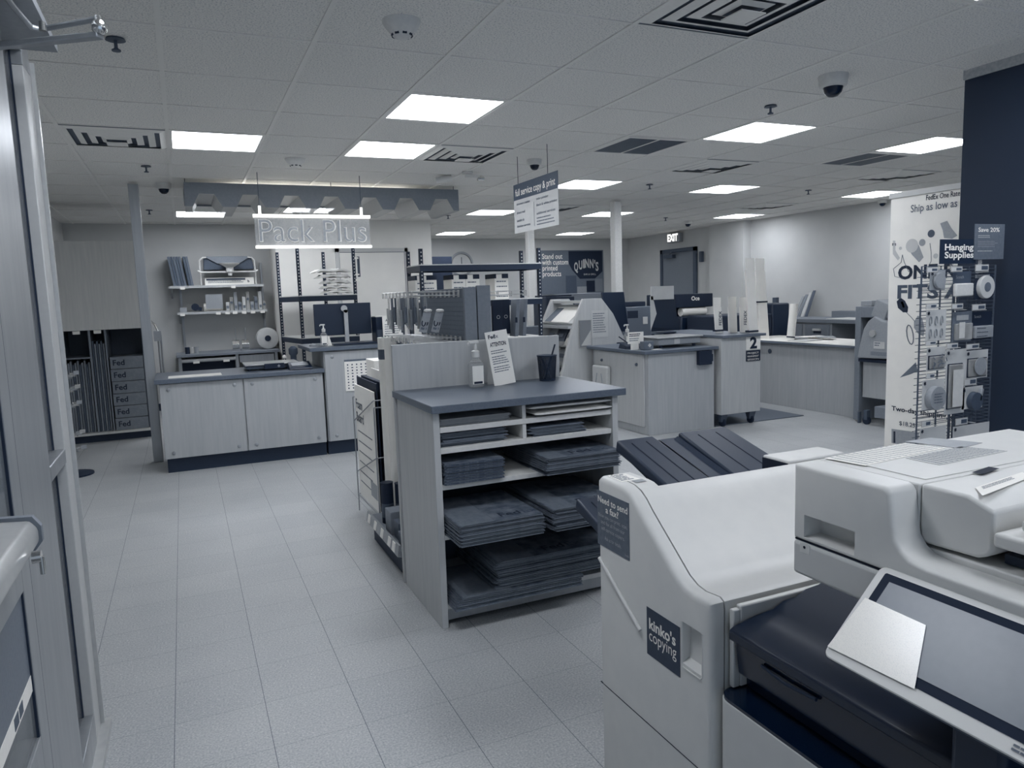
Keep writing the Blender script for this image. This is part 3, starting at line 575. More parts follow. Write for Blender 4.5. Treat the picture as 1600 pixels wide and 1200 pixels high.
for k, (px0, px1, lb) in enumerate(((649, 683, 'white toner carton with dark lid behind the left front post of the rack'), (706, 728, 'left of the middle pair of white toner cartons on the rack'), (728, 750, 'right of the middle pair of white toner cartons on the rack'), (773, 795, 'rightmost white toner carton on the rack'))):
    x0, x1 = YP(px0, 440, 7.58).x, YP(px1, 440, 7.58).x
    t = thing('toner_carton', lb, 'carton', (x0, 7.58, 1.422), 'toner cartons on the rack'); zt = 1.70
    MB().box(x0, 7.58, 1.4225, x1-.006, 7.86, zt-.05).build('carton_body', m_paper, t); MB().box(x0, 7.58, zt-.05, x1-.006, 7.86, zt).build('lid', m_ink, t)
    MB().box(x0+.02, 7.578, zt-.052, x0+(x1-x0)*.5, 7.58, zt-.005).build('lid_flap', m_print, t); lines(t, (x0+.02, 7.579, zt-.09), X_, Z_, (x1-x0)*.8, 4, .055, .012, m_ink2)
t = thing('wall_clock', 'round white rimmed clock seen beyond the top shelf of the rack', 'clock', (3.2, 10, 1.9))
c = YP(721, 417, 11.6)
c = YP(721, 413, 13.94); MB().lathe([(.24, 0), (.25, -.03), (.21, -.04), (.21, 0)], (c.x, 13.955, c.z), 40, 'y').build('rim', m_greyp, t, smooth=True); MB().cyl((c.x, 13.95, c.z), (c.x, 13.93, c.z), .20, n=36).build('face', m_paper2, t)
MB().box(c.x-.005, 13.92, c.z, c.x+.005, 13.929, c.z+.14).build('clock_hand', m_ink, t)
c = BY(674, 401, 706, 414, 13.2, .5); solo(MB().box(*c), 'file_cabinet_top', m_ink, 'dark cabinet top seen far behind the rack at left', 'cabinet')
bpy.data.objects['file_cabinet_top'].name = 'storage_cabinet'
# fix: the cabinet stands on the floor
o = bpy.data.objects['storage_cabinet']
for v in o.data.vertices:
    if v.co.z < c[5]-.02: v.co.z = 0
# ---- wavy baffle and hanging signs
yb = 7.35; x0, x1 = YP(288, 300, yb).x, YP(716, 310, yb).x; zt, zb = YP(288, 283, yb).z, YP(290, 322, yb).z
zt = (YP(288, 283, yb).z+YP(716, 298, yb).z)/2; zb = (YP(290, 322, yb).z+YP(716, 316, yb).z)/2-.01
t = thing('ceiling_baffle', 'long grey hanging baffle with wavy translucent folds under the tile ceiling', 'ceiling baffle', ((x0+x1)/2, yb, zt))
n = 7; L = (x1-x0)/n; prof = []; zc = zb-.005
for k in range(n):
    a = x0+k*L; prof += [(a, zc-.03), (a+L*.16, zc-.03), (a+L*.32, zc+.085), (a+L*.66, zc+.085), (a+L*.84, zc-.03)]
prof.append((x1, zc-.03))
fas = MB()
for (xa, za), (xb, zb_) in zip(prof, prof[1:]): fas.hexa([(xa, yb-.008, za), (xb, yb-.008, zb_), (xb, yb+.008, zb_), (xa, yb+.008, za), (xa, yb-.008, zt), (xb, yb-.008, zt), (xb, yb+.008, zt), (xa, yb+.008, zt)])
fas.build('front_fascia', m_grey, t)
MB().box(x0, yb+.009, zt-.02, x0+.015, yb+.75, zt).box(x1-.015, yb+.009, zt-.02, x1, yb+.75, zt).box(x0, yb+.75, zb+.06, x1, yb+.766, zt).build('side_frame', m_grey, t)
q = MB(); yy0, yy1 = yb+.75, yb-.012
for (xa, za), (xb, zb_) in zip(prof, prof[1:]): q.hexa([(xa, yy1, za-.004), (xb, yy1, zb_-.004), (xb, yy0, zb_-.004), (xa, yy0, za-.004), (xa, yy1, za), (xb, yy1, zb_), (xb, yy0, zb_), (xa, yy0, za)])
q.build('wavy_panel', m_baffle, t)
MB().cyl((x0+.4, yb+.35, zt-.03), (x1-.5, yb+.35, zt-.03), .016).build('uplight_tube', M('fluorescent_tube', 1, .5, emit=14, amt=0), t); MB().box(x0+.35, yb+.30, zt-.065, x1-.45, yb+.40, zt-.05).build('uplight_tray', m_cream, t)
cc = MB()
for x in (x0+.01, (x0+x1)/2-.0, x1-.05): cc.cyl((x, yb, zt), (x, yb, H), .003, n=6)
cc.build('wire', m_ink, t)
ys = 6.9; a, b, c_, d = YP(397, 337, ys), YP(577, 344, ys), YP(400, 381, ys), YP(579, 386, ys)
sx0, sx1 = (a.x+c_.x)/2, (b.x+d.x)/2; szt, szb = (a.z+b.z)/2, (c_.z+d.z)/2
t = thing('hanging_sign', 'clear edge-lit acrylic sign lettered Pack Plus hanging over the pack counter', 'sign', ((sx0+sx1)/2, ys, szt))
MB().box(sx0, ys-.005, szb, sx1, ys+.005, szt).build('acrylic_panel', M('edge_lit_acrylic', .75, .2, alpha=.45), t)
MB().box(sx0-.01, ys-.014, szt, sx1+.01, ys+.014, szt+.028).build('top_rail', m_em, t, bevel=.003); MB().box(sx0-.005, ys-.014, szb-.024, sx1+.01, ys+.014, szb).build('bottom_rail', m_em, t, bevel=.003)
for x in (sx0+.05, sx1-.07): MB().cyl((x, ys, szt+.028), (x, ys, szt+.10), .012).build('hanger', m_em, t); MB().cyl((x, ys, szt+.1), (x, ys, H), .003, n=6).build('wire', m_dgrey, t)
# outlined letters: pale rims around clear strokes
hh = szt-szb
text(t, 'Pack Plus', (sx0+.03, ys-.007, szb+hh*.14), X_, Z_, hh*1.15, m_print, width=(sx1-sx0)*.94, bold=.012, name='letter_outline')
text(t, 'Pack Plus', (sx0+.034, ys-.0085, szb+hh*.145), X_, Z_, hh*1.15, M('acrylic_letter_fill', .60, .3), width=(sx1-sx0)*.925, bold=-.008, name='letter_fill')
# copy and print sign: hangs facing the corner, plane through its two vertical edges
def vplane(pa, pb):            # vertical plane through two floor points -> function pixel -> point, plus axes
    pa = Vector(pa); pb = Vector(pb); u = Vector((pb.x-pa.x, pb.y-pa.y, 0)).normalized(); n = Vector((u.y, -u.x, 0))
    def at(px, py):
        r = ray(px, py); return CAM+r*((pa-CAM).dot(n)/r.dot(n))
    return at, u, n
p0 = ZP(802, 290, 2.38); p1 = ZP(871, 266, 2.38); at, u, nn = vplane(p0, p1)
t = thing('hanging_sign', 'grey headed copy and print service sign hanging from the ceiling at centre', 'sign', ((p0+p1)/2))
zt_ = 2.38; zm = (at(802, 312).z+at(871, 297).z)/2; zl = (at(804, 366).z+at(872, 351).z)/2; W = (Vector((p1.x, p1.y, 0))-Vector((p0.x, p0.y, 0))).length
def sb(a, b, z0, z1, off=0, th=.004):
    A = p0+u*a; B = p0+u*b; m_ = MB(); P4 = [Vector((A.x, A.y, z0)), Vector((B.x, B.y, z0)), Vector((B.x, B.y, z1)), Vector((A.x, A.y, z1))]; return m_.slab([p+nn*off for p in P4], -nn*th)
sb(0, W, zm, zt_).build('header', m_dgrey, t); sb(0, W, zl, zm).build('panel', m_paper2, t)
B0 = Vector((p0.x, p0.y, 0))
text(t, 'full service copy & print', B0+u*W*.05+Z_*(zm+(zt_-zm)*.25)+nn*.001, u, Z_, (zt_-zm)*.62, m_print, width=W*.9, bold=.012)
for s_, ax, fz, w_ in (('document creation', .07, .84, .32), ('direct mail', .07, .58, .2), ('binding &', .07, .34, .18), ('finishing services', .07, .17, .32), ('color printing', .54, .84, .26), ('black & white printing', .54, .66, .44), ('additional services', .54, .42, .40)):
    text(t, s_, B0+u*W*ax+Z_*(zl+(zm-zl)*fz)+nn*.001, u, Z_, (zm-zl)*.10, m_ink2, width=W*w_, bold=.02)
lines(t, B0+u*W*.54+Z_*(zl+(zm-zl)*.3)+nn*.001, u, Z_, W*.4, 3, (zm-zl)*.09, (zm-zl)*.03, m_ink2)
sb(W*.48, W*.485, zl+.03, zm-.05, .002, .001).build('rule', m_ink2, t)
w_ = MB()
for a_ in (.12, .8):
    q = B0+u*W*a_; w_.cyl(q+Z_*zt_, q+Z_*H, .0025, n=6)
w_.build('wire', m_ink, t)
# poster on the far wall
b = BY(843, 391, 943, 459, 13.93, .02); pw, ph = b[3]-b[0], b[5]-b[2]
t = thing('wall_poster', 'big dark poster about custom printed products on the far wall', 'poster', (b[0]+pw/2, 13.95, b[5]))
MB().box(*b).build('board', m_toptd, t)
text(t, 'Stand out\nwith custom\nprinted\nproducts', (b[0]+.04*pw, 13.928, b[5]-ph*.19), X_, Z_, ph*.165, m_print, width=pw*.40, bold=.012, line=.8)
MB().prism([(b[0]+pw*.45, b[5]-.02), (b[0]+pw*.98, b[5]-.02), (b[0]+pw*.98, b[5]-ph*.5), (b[0]+pw*.86, b[5]-ph*.66), (b[0]+pw*.62, b[5]-ph*.66), (b[0]+pw*.5, b[5]-ph*.45), (b[0]+pw*.45, b[5]-ph*.3)], 'y', 13.925, 13.93).build('sign_picture', m_ink, t)
q = b[0]+pw*.53; acc = 0; WQ = [.066, .06, .028, .066, .066, .018, .05]
for i, ch in enumerate("QUINN'S"):
    text(t, ch, (q+sum(WQ[:i])*pw*1.12, 13.922, b[5]-ph*.5+ph*.1*math.sin(PI*(i+.5)/7)), X_, Z_, ph*.28, m_paper2, width=pw*WQ[i]*.92, bold=.03)
text(t, 'BAR & GRILL', (b[0]+pw*.68, 13.922, b[5]-ph*.58), X_, Z_, ph*.06, m_paper2)
for k, (a_, c2, w2, h2, m2) in enumerate(((.40, .02, .16, .4, m_dgrey), (.57, .0, .15, .16, m_greyp), (.72, .03, .13, .26, m_ink), (.86, .03, .12, .3, m_grey))):
    MB().box(b[0]+pw*a_, 13.92, b[2]+ph*c2, b[0]+pw*(a_+w2), 13.925, b[2]+ph*(c2+h2)).build('product_picture', m2, t)
# exit sign, thermostat etc. on the right wall
at_, u_, n_ = vplane((9.1, 12.7, 0), (9.1, 11.5, 0))
b = BX(1040, 365, 1060, 379, 8.98, .1)
t = thing('exit_sign', 'lit white exit sign above the far door', 'sign', (9.05, 12.3, 2.5)); MB().box(9.0, b[1], b[2], 9.08, b[4], b[5]).build('housing', m_greyp, t, bevel=.004); text(t, 'EXIT', (8.995, b[1]-.04, b[2]+.03), (0, -1, 0), Z_, (b[5]-b[2])*1.1, m_em, width=abs(b[4]-b[1])*.8, bold=.03)
for x, y, lb, cat in ((995, 395, 'small white wall speaker in the far corner', 'speaker'), (1096, 401, 'dark thermostat strip right of the far door', 'thermostat')):
    c = XP(x, y, 9.07) if x > 1000 else YP(x, y, 13.93); solo(MB().box(c.x-.04, c.y-.04, c.z-.1, c.x+.03, c.y+.03, c.z+.1), 'wall_unit', m_paper2 if x < 1000 else m_dgrey, lb, cat, bevel=.01)
c = XP(1164, 442, 9.08); solo(MB().box(c.x, c.y-.05, c.z-.1, c.x+.015, c.y+.05, c.z+.1), 'switch_plate', m_dgrey, 'dark switch plate on the lit right wall behind the tall tubes', 'switch')
# ================================================================ ISLAND WITH MAILER SHELVES
isl = thing('shelving_island', 'maple shelving island with a grey worktop, open at the front and full of dark mailers', 'shelving unit', (1.4, 3.3, 0))
MB().box(.945, 2.985, 0, .975, 3.56, .973).build('side_panel', m_maple, isl, bevel=.002); MB().box(1.845, 2.985, 0, 1.875, 3.56, .973).build('side_panel', m_maple, isl, bevel=.002)
MB().box(.932, 2.955, .974, 1.905, 3.60, 1.008).build('worktop', m_top, isl, bevel=.003)
MB().box(.975, 3.54, .03, 1.845, 3.56, .973).build('back_panel', m_dgrey, isl)
MB().box(.94, 3.585, .0, 1.88, 3.61, 1.238).build('rear_board', m_maple, isl, bevel=.003)
SZ = [.905, .812, .650, .424, .105]
for k, z in enumerate(SZ): MB().box(.976, 2.995, z-.024, 1.844, 3.539, z).build('shelf', m_cream, isl, bevel=.002)
MB().box(.976, 3.02, .02, 1.844, 3.04, .079).build('kick', m_maple2, isl); MB().box(1.375, 3.0, .813, 1.393, 3.539, .880).box(1.375, 3.0, .906, 1.393, 3.539, .973).build('divider', m_cream, isl)
ORD = ['first', 'second', 'third', 'fourth', 'fifth', 'sixth', 'seventh', 'eighth', 'ninth', 'tenth', 'eleventh', 'twelfth', 'thirteenth', 'fourteenth', 'fifteenth', 'sixteenth']
def mailer_stack(where, x0, x1, y0, y1, z0, n, th, mat, jit=.012, fan=0, top=True, grp=None, name='card_mailer', flapm=None):
    z = z0+.0006
    for k in range(n):
        jx, jy = random.uniform(-jit, jit), random.uniform(-jit, jit)*.6; sh = fan*k
        a0, a1, b0, b1 = x0+jx+sh, x1+jx-sh*.3, y0+jy+sh*.2, min(y1+jy, 3.535)
        if a0 < .979: a1 += .979-a0; a0 = .979
        a1 = min(a1, 1.842)
        o_ = n-1-k
        lab = ('topmost' if o_ == 0 else ORD[o_]+' from the top' if k else 'lowest')+' '+name.replace('_', ' ').replace('card ', '')+' '+where
        t = thing(name, lab.capitalize(), 'mailer', (a0, b0, z), grp or 'card mailers stacked '+where)
        w, d = a1-a0, b1-b0; h = th-.0012
        c = .012
        MB().prism([(a0, b0+c), (a0+c*.5, b0), (a1, b0), (a1, b1), (a0, b1)], 'z', z, z+h*.48).build('back_sheet', mat, t)
        m2 = MB(); fx = a0+w*random.uniform(.25, .45); lift = th*.35 if k == n-1 else .0
        m2.hexa([(a0+.002, b0+.004, z+h*.52), (a1-.006, b0+.004, z+h*.52), (a1-.006, b1, z+h*.52), (a0+.002, b1, z+h*.52),
                 (a0+.002, b0+.004, z+h), (a1-.006, b0+.004, z+h), (a1-.006, b1, z+h), (a0+.002, b1, z+h)])
        m2.build('front_sheet', flapm or m_card2, t)
        if k == n-1 and top:
            q = MB().box(fx, b0+.006, z+h, fx+.0015, b1-.01, z+h+.0006).build('fold_line', m_card2, t)
            text(t, 'Fed', (fx+w*.12, b0+d*.10, z+h), X_, Y_, d*.16, m_ink, bold=.02); text(t, 'Ex', (fx+w*.12+d*.25, b0+d*.10, z+h), X_, Y_, d*.16, M('slate_ink', .28, .7), bold=.01)
            MB().hexa([(a0+.01, b0-.003, z+h), (fx, b0+.0, z+h), (fx, b1-.02, z+h), (a0+.01, b1-.02, z+h), (a0+.03, b0-.002, z+h+.004), (fx-.001, b0, z+h+.0012), (fx-.001, b1-.02, z+h+.0012), (a0+.03, b1-.02, z+h+.004)]).build('lifted_flap', mat, t)
        z += th
    return z
mailer_stack('at left of the top island shelf', .99, 1.33, 3.02, 3.5, SZ[0], 5, .006, M('pale_grey_mailer', .62, .6), .01, .0, False, flapm=m_paper2)
mailer_stack('at left of the second island shelf', .985, 1.30, 3.02, 3.5, SZ[1], 8, .0078, m_card, .02, 0, False)
mailer_stack('at right of the second island shelf', 1.42, 1.70, 3.01, 3.5, SZ[1], 6, .0078, m_card, .015, 0, False)
mailer_stack('at left of the third island shelf', .985, 1.27, 2.98, 3.4, SZ[2], 7, .0135, m_corr, .006, 0, False, name='corrugated_mailer')
mailer_stack('at right of the third island shelf', 1.44, 1.83, 2.90, 3.4, SZ[2], 10, .0078, m_card, .015, 0)
mailer_stack('at left of the fourth island shelf', .985, 1.375, 2.80, 3.25, SZ[3], 12, .0078, m_card, .008, 0)
mailer_stack('at right of the fourth island shelf', 1.415, 1.80, 2.79, 3.3, SZ[3], 14, .0072, m_card, .010, 0)
mailer_stack('low at front of the bottom island shelf', .985, 1.62, 2.90, 3.3, SZ[4], 6, .0085, m_card, .01, .004)
z5 = SZ[4]
mailer_stack('high at rear of the bottom island shelf', 1.19, 1.83, 2.92, 3.42, SZ[4]+.053, 10, .0125, m_card, .016, 0)
for k, (x0, x1, z0, th) in enumerate(((1.40, 1.835, .937, .03), (1.43, 1.84, .9065, .029))):
    n = 14; vs = []; y0, y1 = 2.98, 3.45
    for lay in (1, -1):
        for i in range(n+1):
            for j in range(6):
                u, v = i/n, j/5; ed = (min(u, 1-u)*22); ed = min(1, ed); ev = min(1, min(v, 1-v)*14+.25)
                vs.append((x0+(x1-x0)*u, y0+(y1-y0)*v, z0+th/2+lay*(th*.46*min(ed, ev)+.001)+.003*math.sin(14*u+3*v+k*2)*min(ed, ev)*(lay > 0)))
    N_ = (n+1)*6; fs = []
    for i in range(n):
        for j in range(5):
            a = i*6+j; fs += [(a, a+1, a+7, a+6), (N_+a, N_+a+6, N_+a+7, N_+a+1)]
        fs += [(i*6, i*6+6, N_+i*6+6, N_+i*6), (i*6+5, N_+i*6+5, N_+i*6+11, i*6+11)]
    for j in range(5): fs += [(j, N_+j, N_+j+1, j+1), (n*6+j, n*6+j+1, N_+n*6+j+1, N_+n*6+j)]
    solo(MB().add(vs, fs), 'bubble_mailer', m_poly, ('upper' if k == 0 else 'lower')+' of two shiny white padded bags on the top right island shelf', 'mailer', 'padded white bags on the island', smooth=True)
# items on the worktop
pump_bottle((1.325, 3.43, 1.0085), 1.12, 'clear sanitizer pump bottle on the island worktop, left of the attention card')
zt_ = 1.0085
A, B, Cc = ZP(773, 604, zt_+.002), ZP(806, 597, zt_+.002), None
A, B = YP(773, 604, 3.44), YP(806, 597, 3.44); up_l = YP(757, 520, 3.50); up_r = YP(791, 514, 3.50)
t = thing('attention_sign', 'tall white attention card leaning on the island worktop', 'sign', ((A.x+B.x)/2, (A.y+B.y)/2, zt_))
q4 = [A, B, up_r, up_l]; uu = (q4[1]-q4[0]).normalized(); vv = (q4[3]-q4[0]); hh = vv.length; vv = vv.normalized(); nn = uu.cross(vv).normalized()
MB().slab(q4, -nn*.004).build('card', m_paper, t); ww = (q4[1]-q4[0]).length
MB().slab([A+Y_*.075-X_*.01, A+Y_*.075+X_*.06, A+Y_*.05+vv*hh*.6+X_*.05, A+Y_*.05+vv*hh*.6+X_*.02], Y_*.003).build('easel_strut', m_paper2, t)
def on(a, b): return A+uu*(ww*a)+vv*(hh*b)
text(t, 'Fed', on(.12, .87), uu, vv, hh*.10, m_ink, bold=.03); text(t, 'Ex', on(.36, .87), uu, vv, hh*.10, m_ink2, bold=.01); text(t, 'ATTENTION:', on(.14, .72), uu, vv, hh*.105, m_ink, width=ww*.76, bold=.03)
for b_, n_ in ((.63, 2), (.52, 4), (.33, 3)): lines(t, on(.12, b_), uu, vv, ww*.78, n_, hh*.042, hh*.016, m_ink2)
c = Vector((1.745, 3.47, zt_)); t = thing('pencil_cup', 'black wire mesh pencil cup at the right end of the island worktop', 'pencil cup', c)
MB().lathe([(.041, .001), (.05, .13)], c, 28).build('mesh_wall', glassy('black_mesh', .12, .72, .5), t, smooth=True)
g_ = MB().lathe([(.051, .128), (.054, .13), (.054, .136), (.050, .136)], c, 28).lathe([(.043, .001), (.043, .008)], c, 28)
for k in range(28):
    a = 2*PI*k/28; g_.cyl(c+Vector((.042*math.cos(a), .042*math.sin(a), .004)), c+Vector((.051*math.cos(a+.12), .051*math.sin(a+.12), .13)), .0009, n=4)
g_.build('rim', m_black, t)
for k, (dx, dx2, ln, mt, lb) in enumerate(((-.02, .045, .19, m_blackp, 'black ballpoint pen leaning right out of the pencil cup'), (.02, -.03, .12, m_greyp, 'grey marker leaning left in the pencil cup'), (-.015, .03, .125, m_paper2, 'pale thick marker crossing the pencil cup'))):
    solo(MB().cyl(c+Vector((dx, .01*k-.01, .009)), c+Vector((dx2, .01*k-.01, ln)), .0045 if k == 0 else .006, n=10), 'pen', mt, lb, 'pen')
# ================================================================ PEGBOARD GONDOLA BEHIND THE ISLAND
yn, yf = 3.66, XP(657, 452, 1.37).y; gx0 = YP(726, 480, yn).x; gx1 = YP(767, 480, yn).x; gz = YP(740, 448.5, yn).z
gd = thing('pegboard_gondola', 'grey double sided pegboard stand with wire hooks behind the island', 'display stand', (gx0+.09, (yn+yf)/2, 0))
xm = YP(745.5, 480, yn).x
MB().box(gx0, yn, .1, xm-.003, yn+.02, gz).build('end_panel', m_grey, gd, bevel=.002); MB().box(xm+.003, yn-.0, .1, gx1, yn+.02, gz+.008).build('end_panel', m_grey, gd, bevel=.002)
MB().box(gx0+.004, yn+.02, .1, gx0+.02, yf, gz-.004).build('pegboard', m_peg, gd); MB().box(gx1-.02, yn+.02, .1, gx1-.004, yf, gz-.004).build('pegboard', m_peg, gd)
h_ = MB()
y = yn+.05
while y < yf-.02:
    z = gz-.05
    while z > 1.18: h_.box(gx0+.0035, y-.003, z-.006, gx0+.0045, y+.003, z); z -= .025
    y += .025
h_.build('peg_holes', m_dgrey, gd)
MB().box(gx0+.02, yn+.02, gz-.012, gx1-.02, yf, gz-.004).build('top_cap', m_grey, gd)
MB().box(.945, 3.64, .12, gx0, 4.39, .15).build('base_shelf', m_grey, gd); MB().box(.97, 3.66, 0, gx0, 4.36, .12).build('kick', m_kick, gd)
MB().box(gx1, 3.64, .12, gx1+.42, yf, .15).build('base_shelf', m_grey, gd); MB().box(gx1, 3.66, 0, gx1+.38, yf-.05, .12).build('kick', m_kick, gd)
rl = MB().hexa([(.925, 3.64, .125), (.945, 3.64, .12), (.945, 4.36, .12), (.925, 4.36, .125), (.935, 3.64, .185), (.945, 3.64, .185), (.945, 4.36, .185), (.935, 4.36, .185)]).build('price_rail', m_alu, gd)
for k, y in enumerate((3.70, 3.79, 3.95, 4.11, 4.26)): MB().hexa([(.921, y, .133), (.926, y, .133), (.926, y+.05, .133), (.921, y+.05, .133), (.930, y, .18), (.934, y, .18), (.934, y+.05, .18), (.930, y+.05, .18)]).build('price_tag', m_paper, rl)
# hooks with goods on the left face
def hook(z, y, L, side=-1, xb=None):
    xb = gx0 if side < 0 else gx1
    t_ = MB(); t_.tube([(xb, y, z), (xb+side*L, y, z+.006)], .0022, 6).tube([(xb, y, z+.02), (xb+side*(L+.01), y, z+.026)], .0016, 6).box(min(xb, xb+side*.004), y-.012, z-.01, max(xb, xb+side*.004), y+.012, z+.028)
    o = t_.build('peg_hook', m_alu2, gd); MB().ob((xb+side*(L+.012), y, z+.01), (.003, .036, .032)).build('price_clip', m_film, o)
goods = [m_dgrey, m_ink2, m_film, m_greyp, m_peg, m_paper2]; cnt = 0
ny = 9
for r, z in enumerate((gz-.04, gz-.29)):
    for i in range(ny):
        y = yn+.08+i*(yf-yn-.12)/ny; L = .25; hook(z, y, L)
        if r == 0 and i in (0, 1, 2): continue          # near hooks hang short
        if r == 1: ht, wd = .06, .03
        else: ht, wd = .16+.05*((i*5) % 3)/2, .03+.01*(i % 2)
        n_ = 3 if r == 0 else 2
        for j in range(n_):
            x = gx0-L+.02+j*.055; c = Vector((x, y, z-.002)); cnt += 1
            t = thing('blister_pack', '%s pack on the %s peg hook from the island, %s row' % (['Outermost', 'middle', 'innermost'][j] if n_ == 3 else ['Outer', 'inner'][j], (ORD[i]), 'upper' if r == 0 else 'lower'), 'pack', c, 'hanging packs on the left pegboard')
            MB().box(x-.002, y-wd/2, z-ht, x+.002, y+wd/2, z-.004).build('backing_card', goods[(i+r) % 6], t); MB().box(x-.014, y-wd*.35, z-ht*.9, x-.002, y+wd*.35, z-ht*.35).build('blister', goods[(i*2+r+1) % 6], t, bevel=.003)
for k, (px, py) in enumerate(((625, 507), (664, 507))):    # two luggage tag cards hanging at the near end
    pass
for k in range(4):
    y = yn+.10+(.0 if k >= 2 else .13); x = gx0-.185+(k % 2)*.02+(.09 if k >= 2 else 0)
    c = YP([667, 671, 686, 690][k], 485, yn+.12); x, z = c.x, c.z+.002; y = yn+.12+.008*(k % 2)
    t = thing('luggage_tag_card', ['back card of the left', 'front card of the left', 'back card of the right', 'front card of the right'][k]+' pair of swoosh printed grey cards hanging from the pegboard', 'pack', (x, y, z), 'swoosh printed cards on the pegboard')
    R_ = Matrix.Rotation(.28, 3, 'Y'); w, h = .033, .122; P = lambda u, v, d=0: Vector((x, y, z))+R_ @ Vector((u, d, v))
    MB().slab([P(-w/2, -h), P(w/2, -h), P(w/2, -.01), P(-w/2, -.01)], (0, .003, 0)).build('card', m_greyp, t)
    pts = [P(.010*math.cos(a)-.001, -.068+.02*math.sin(a), -.0008) for a in [PI*.9+PI*1.15*i/10 for i in range(11)]]
    MB().tube(pts, .0028, 6).build('swoosh_print', m_ink, t); MB().slab([P(-.010, -.108, -.0005), P(.010, -.108, -.0005), P(.010, -.095, -.0005), P(-.010, -.095, -.0005)], (0, .0003, 0)).build('caption', m_ink2, t)
    MB().lathe([(.001, -.012), (.015, -.008), (.017, 0), (.012, .006), (.001, .008)], P(0, -.002), 14).build('white_knob', m_white, t, smooth=True)
for r, z in enumerate((gz-.05,)):
    for i in range(5):
        y = yn+.10+i*.2; hook(z, y, .24, 1)
# earphone boxes on the right
for k in range(4):
    c = YP([778, 793, 806, 818][k], 500, yn+.25)
    x = c.x; z1 = YP(790, 468, yn+.25).z; z0 = YP(790, 522, yn+.25).z
    t = thing('gadget_box', ['leftmost', 'second', 'third', 'rightmost'][k]+' of the dark boxed accessories hanging right of the pegboard stand', 'pack', (x, yn+.25, z0), 'dark boxed accessories on hooks')
    if k < 2: 
        MB().box(x-.03, yn+.25+.03*k, z0, x+.03, yn+.275+.03*k, z1).build('box', m_ink, t, bevel=.002); text(t, 'JLab' if False else 'O', (x-.008, yn+.249+.03*k, z0+.09), X_, Z_, .03, m_inkl)
    else: MB().hexa([(x-.022, yn+.22, z0-.015), (x, yn+.22, z0-.015), (x, yn+.30, z0-.015), (x-.022, yn+.30, z0-.015), (x-.004, yn+.22, z1), (x+.018, yn+.22, z1), (x+.018, yn+.3, z1), (x-.004, yn+.3, z1)]).build('box', m_grey, t, bevel=.002); MB().ob((x-.011, yn+.2185, (z0+z1)/2-.02), (.014, .001, .03)).build('logo_patch', m_ink, t)
# things on the left base shelf
def can(x, y, z, r, h, lb):
    t = thing('canister', lb, 'canister', (x, y, z), 'dark canisters on the gondola base shelf'); MB().cyl((x, y, z+.001), (x, y, z+h), r, n=24).build('tin', m_ink, t, smooth=True); MB().cyl((x, y, z+h), (x, y, z+h+.004), r+.002, n=24).build('lid', m_tray, t); MB().cyl((x, y, z+h*.15), (x, y, z+h*.5), r+.0006, n=24, cap=False).build('label_print', m_dgrey, t)
can(1.02, 4.18, .15, .036, .24, 'front dark canister on the low rail shelf, beside the foam boards'); can(1.10, 4.16, .15, .036, .23, 'rear dark canister on the low rail shelf, beside the foam boards')
for k, (x, y, w, d, h, m_) in enumerate(((.97, 3.93, .12, .12, .13, m_kraft), (.98, 3.80, .1, .1, .1, m_dgrey), (.97, 3.68, .1, .1, .07, m_ink2))):
    solo(MB().box(x, y, .151, x+w, y+d, .151+h), 'supply_box', m_, ['Grey box nearest the canisters', 'dark middle box', 'small box nearest the island side'][k]+' on the low rail shelf', 'box', 'boxes on the low rail shelf', bevel=.004)
# tall white rolls
for k, (px, yy, lb) in enumerate(((614, 4.25, 'front tall white paper roll standing left of the island rear board'), (604, 4.345, 'rear tall white paper roll standing left of the island rear board'))):
    c = YP(px, 600, yy); zt_r = YP(px, 527, yy).z
    t = thing('tall_paper_roll', lb, 'roll', (c.x, yy, .151), 'tall white paper rolls'); MB().cyl((c.x, yy, .151), (c.x, yy, zt_r), .040, n=32).build('roll_body', m_paper, t, smooth=True); MB().cyl((c.x, yy, zt_r-.001), (c.x, yy, zt_r+.001), .018).build('core', m_dgrey, t)
    if k: MB().cyl((c.x, yy, zt_r-.13), (c.x, yy, zt_r-.07), .0405, n=32, cap=False).build('printed_band', m_dgrey, t)
# wire rack of boards
wx = 1.03
t = thing('wire_board_rack', 'thin wire rack holding large boards upright beside the island', 'rack', (1.15, 4.75, 0))
wy0, wy1 = 4.42, 5.03; zt2 = XP(557, 618, wx).z
w_ = MB()
for y in (wy0, wy1):
    w_.tube([(wx-.005, y, .0), (wx-.005, y, zt2-.02), (wx+.24, y, zt2-.02), (wx+.24, y, .0)], .004, 6)
for z in (.12,): w_.tube([(wx-.005, wy0, z), (wx-.005, wy1, z), (wx+.24, wy1, z), (wx+.24, wy0, z), (wx-.005, wy0, z)], .004, 6)
for z in (.36, .72): w_.tube([(wx-.005, wy0, z+.13), (wx-.005, wy1, z-.08)], .004, 6).tube([(wx-.005, wy0, z+.13), (wx+.24, wy0, z+.13)], .004, 6)
w_.build('wire_frame', m_greyp, t)
bx_ = [('printed_board', m_paper, .90, 0, 'white printed board at the front of the wire rack'), ('dark_board', m_ink, .95, .02, 'dark board second in the wire rack'), ('black_portfolio', m_tray, .955, .05, 'thick black portfolio in the middle of the wire rack'),
       ('white_board', m_paper2, .93, .085, 'white board behind the black portfolio in the wire rack'), ('foam_board', m_paper, 1.0, .12, 'tall white foam board at the back of the wire rack')]
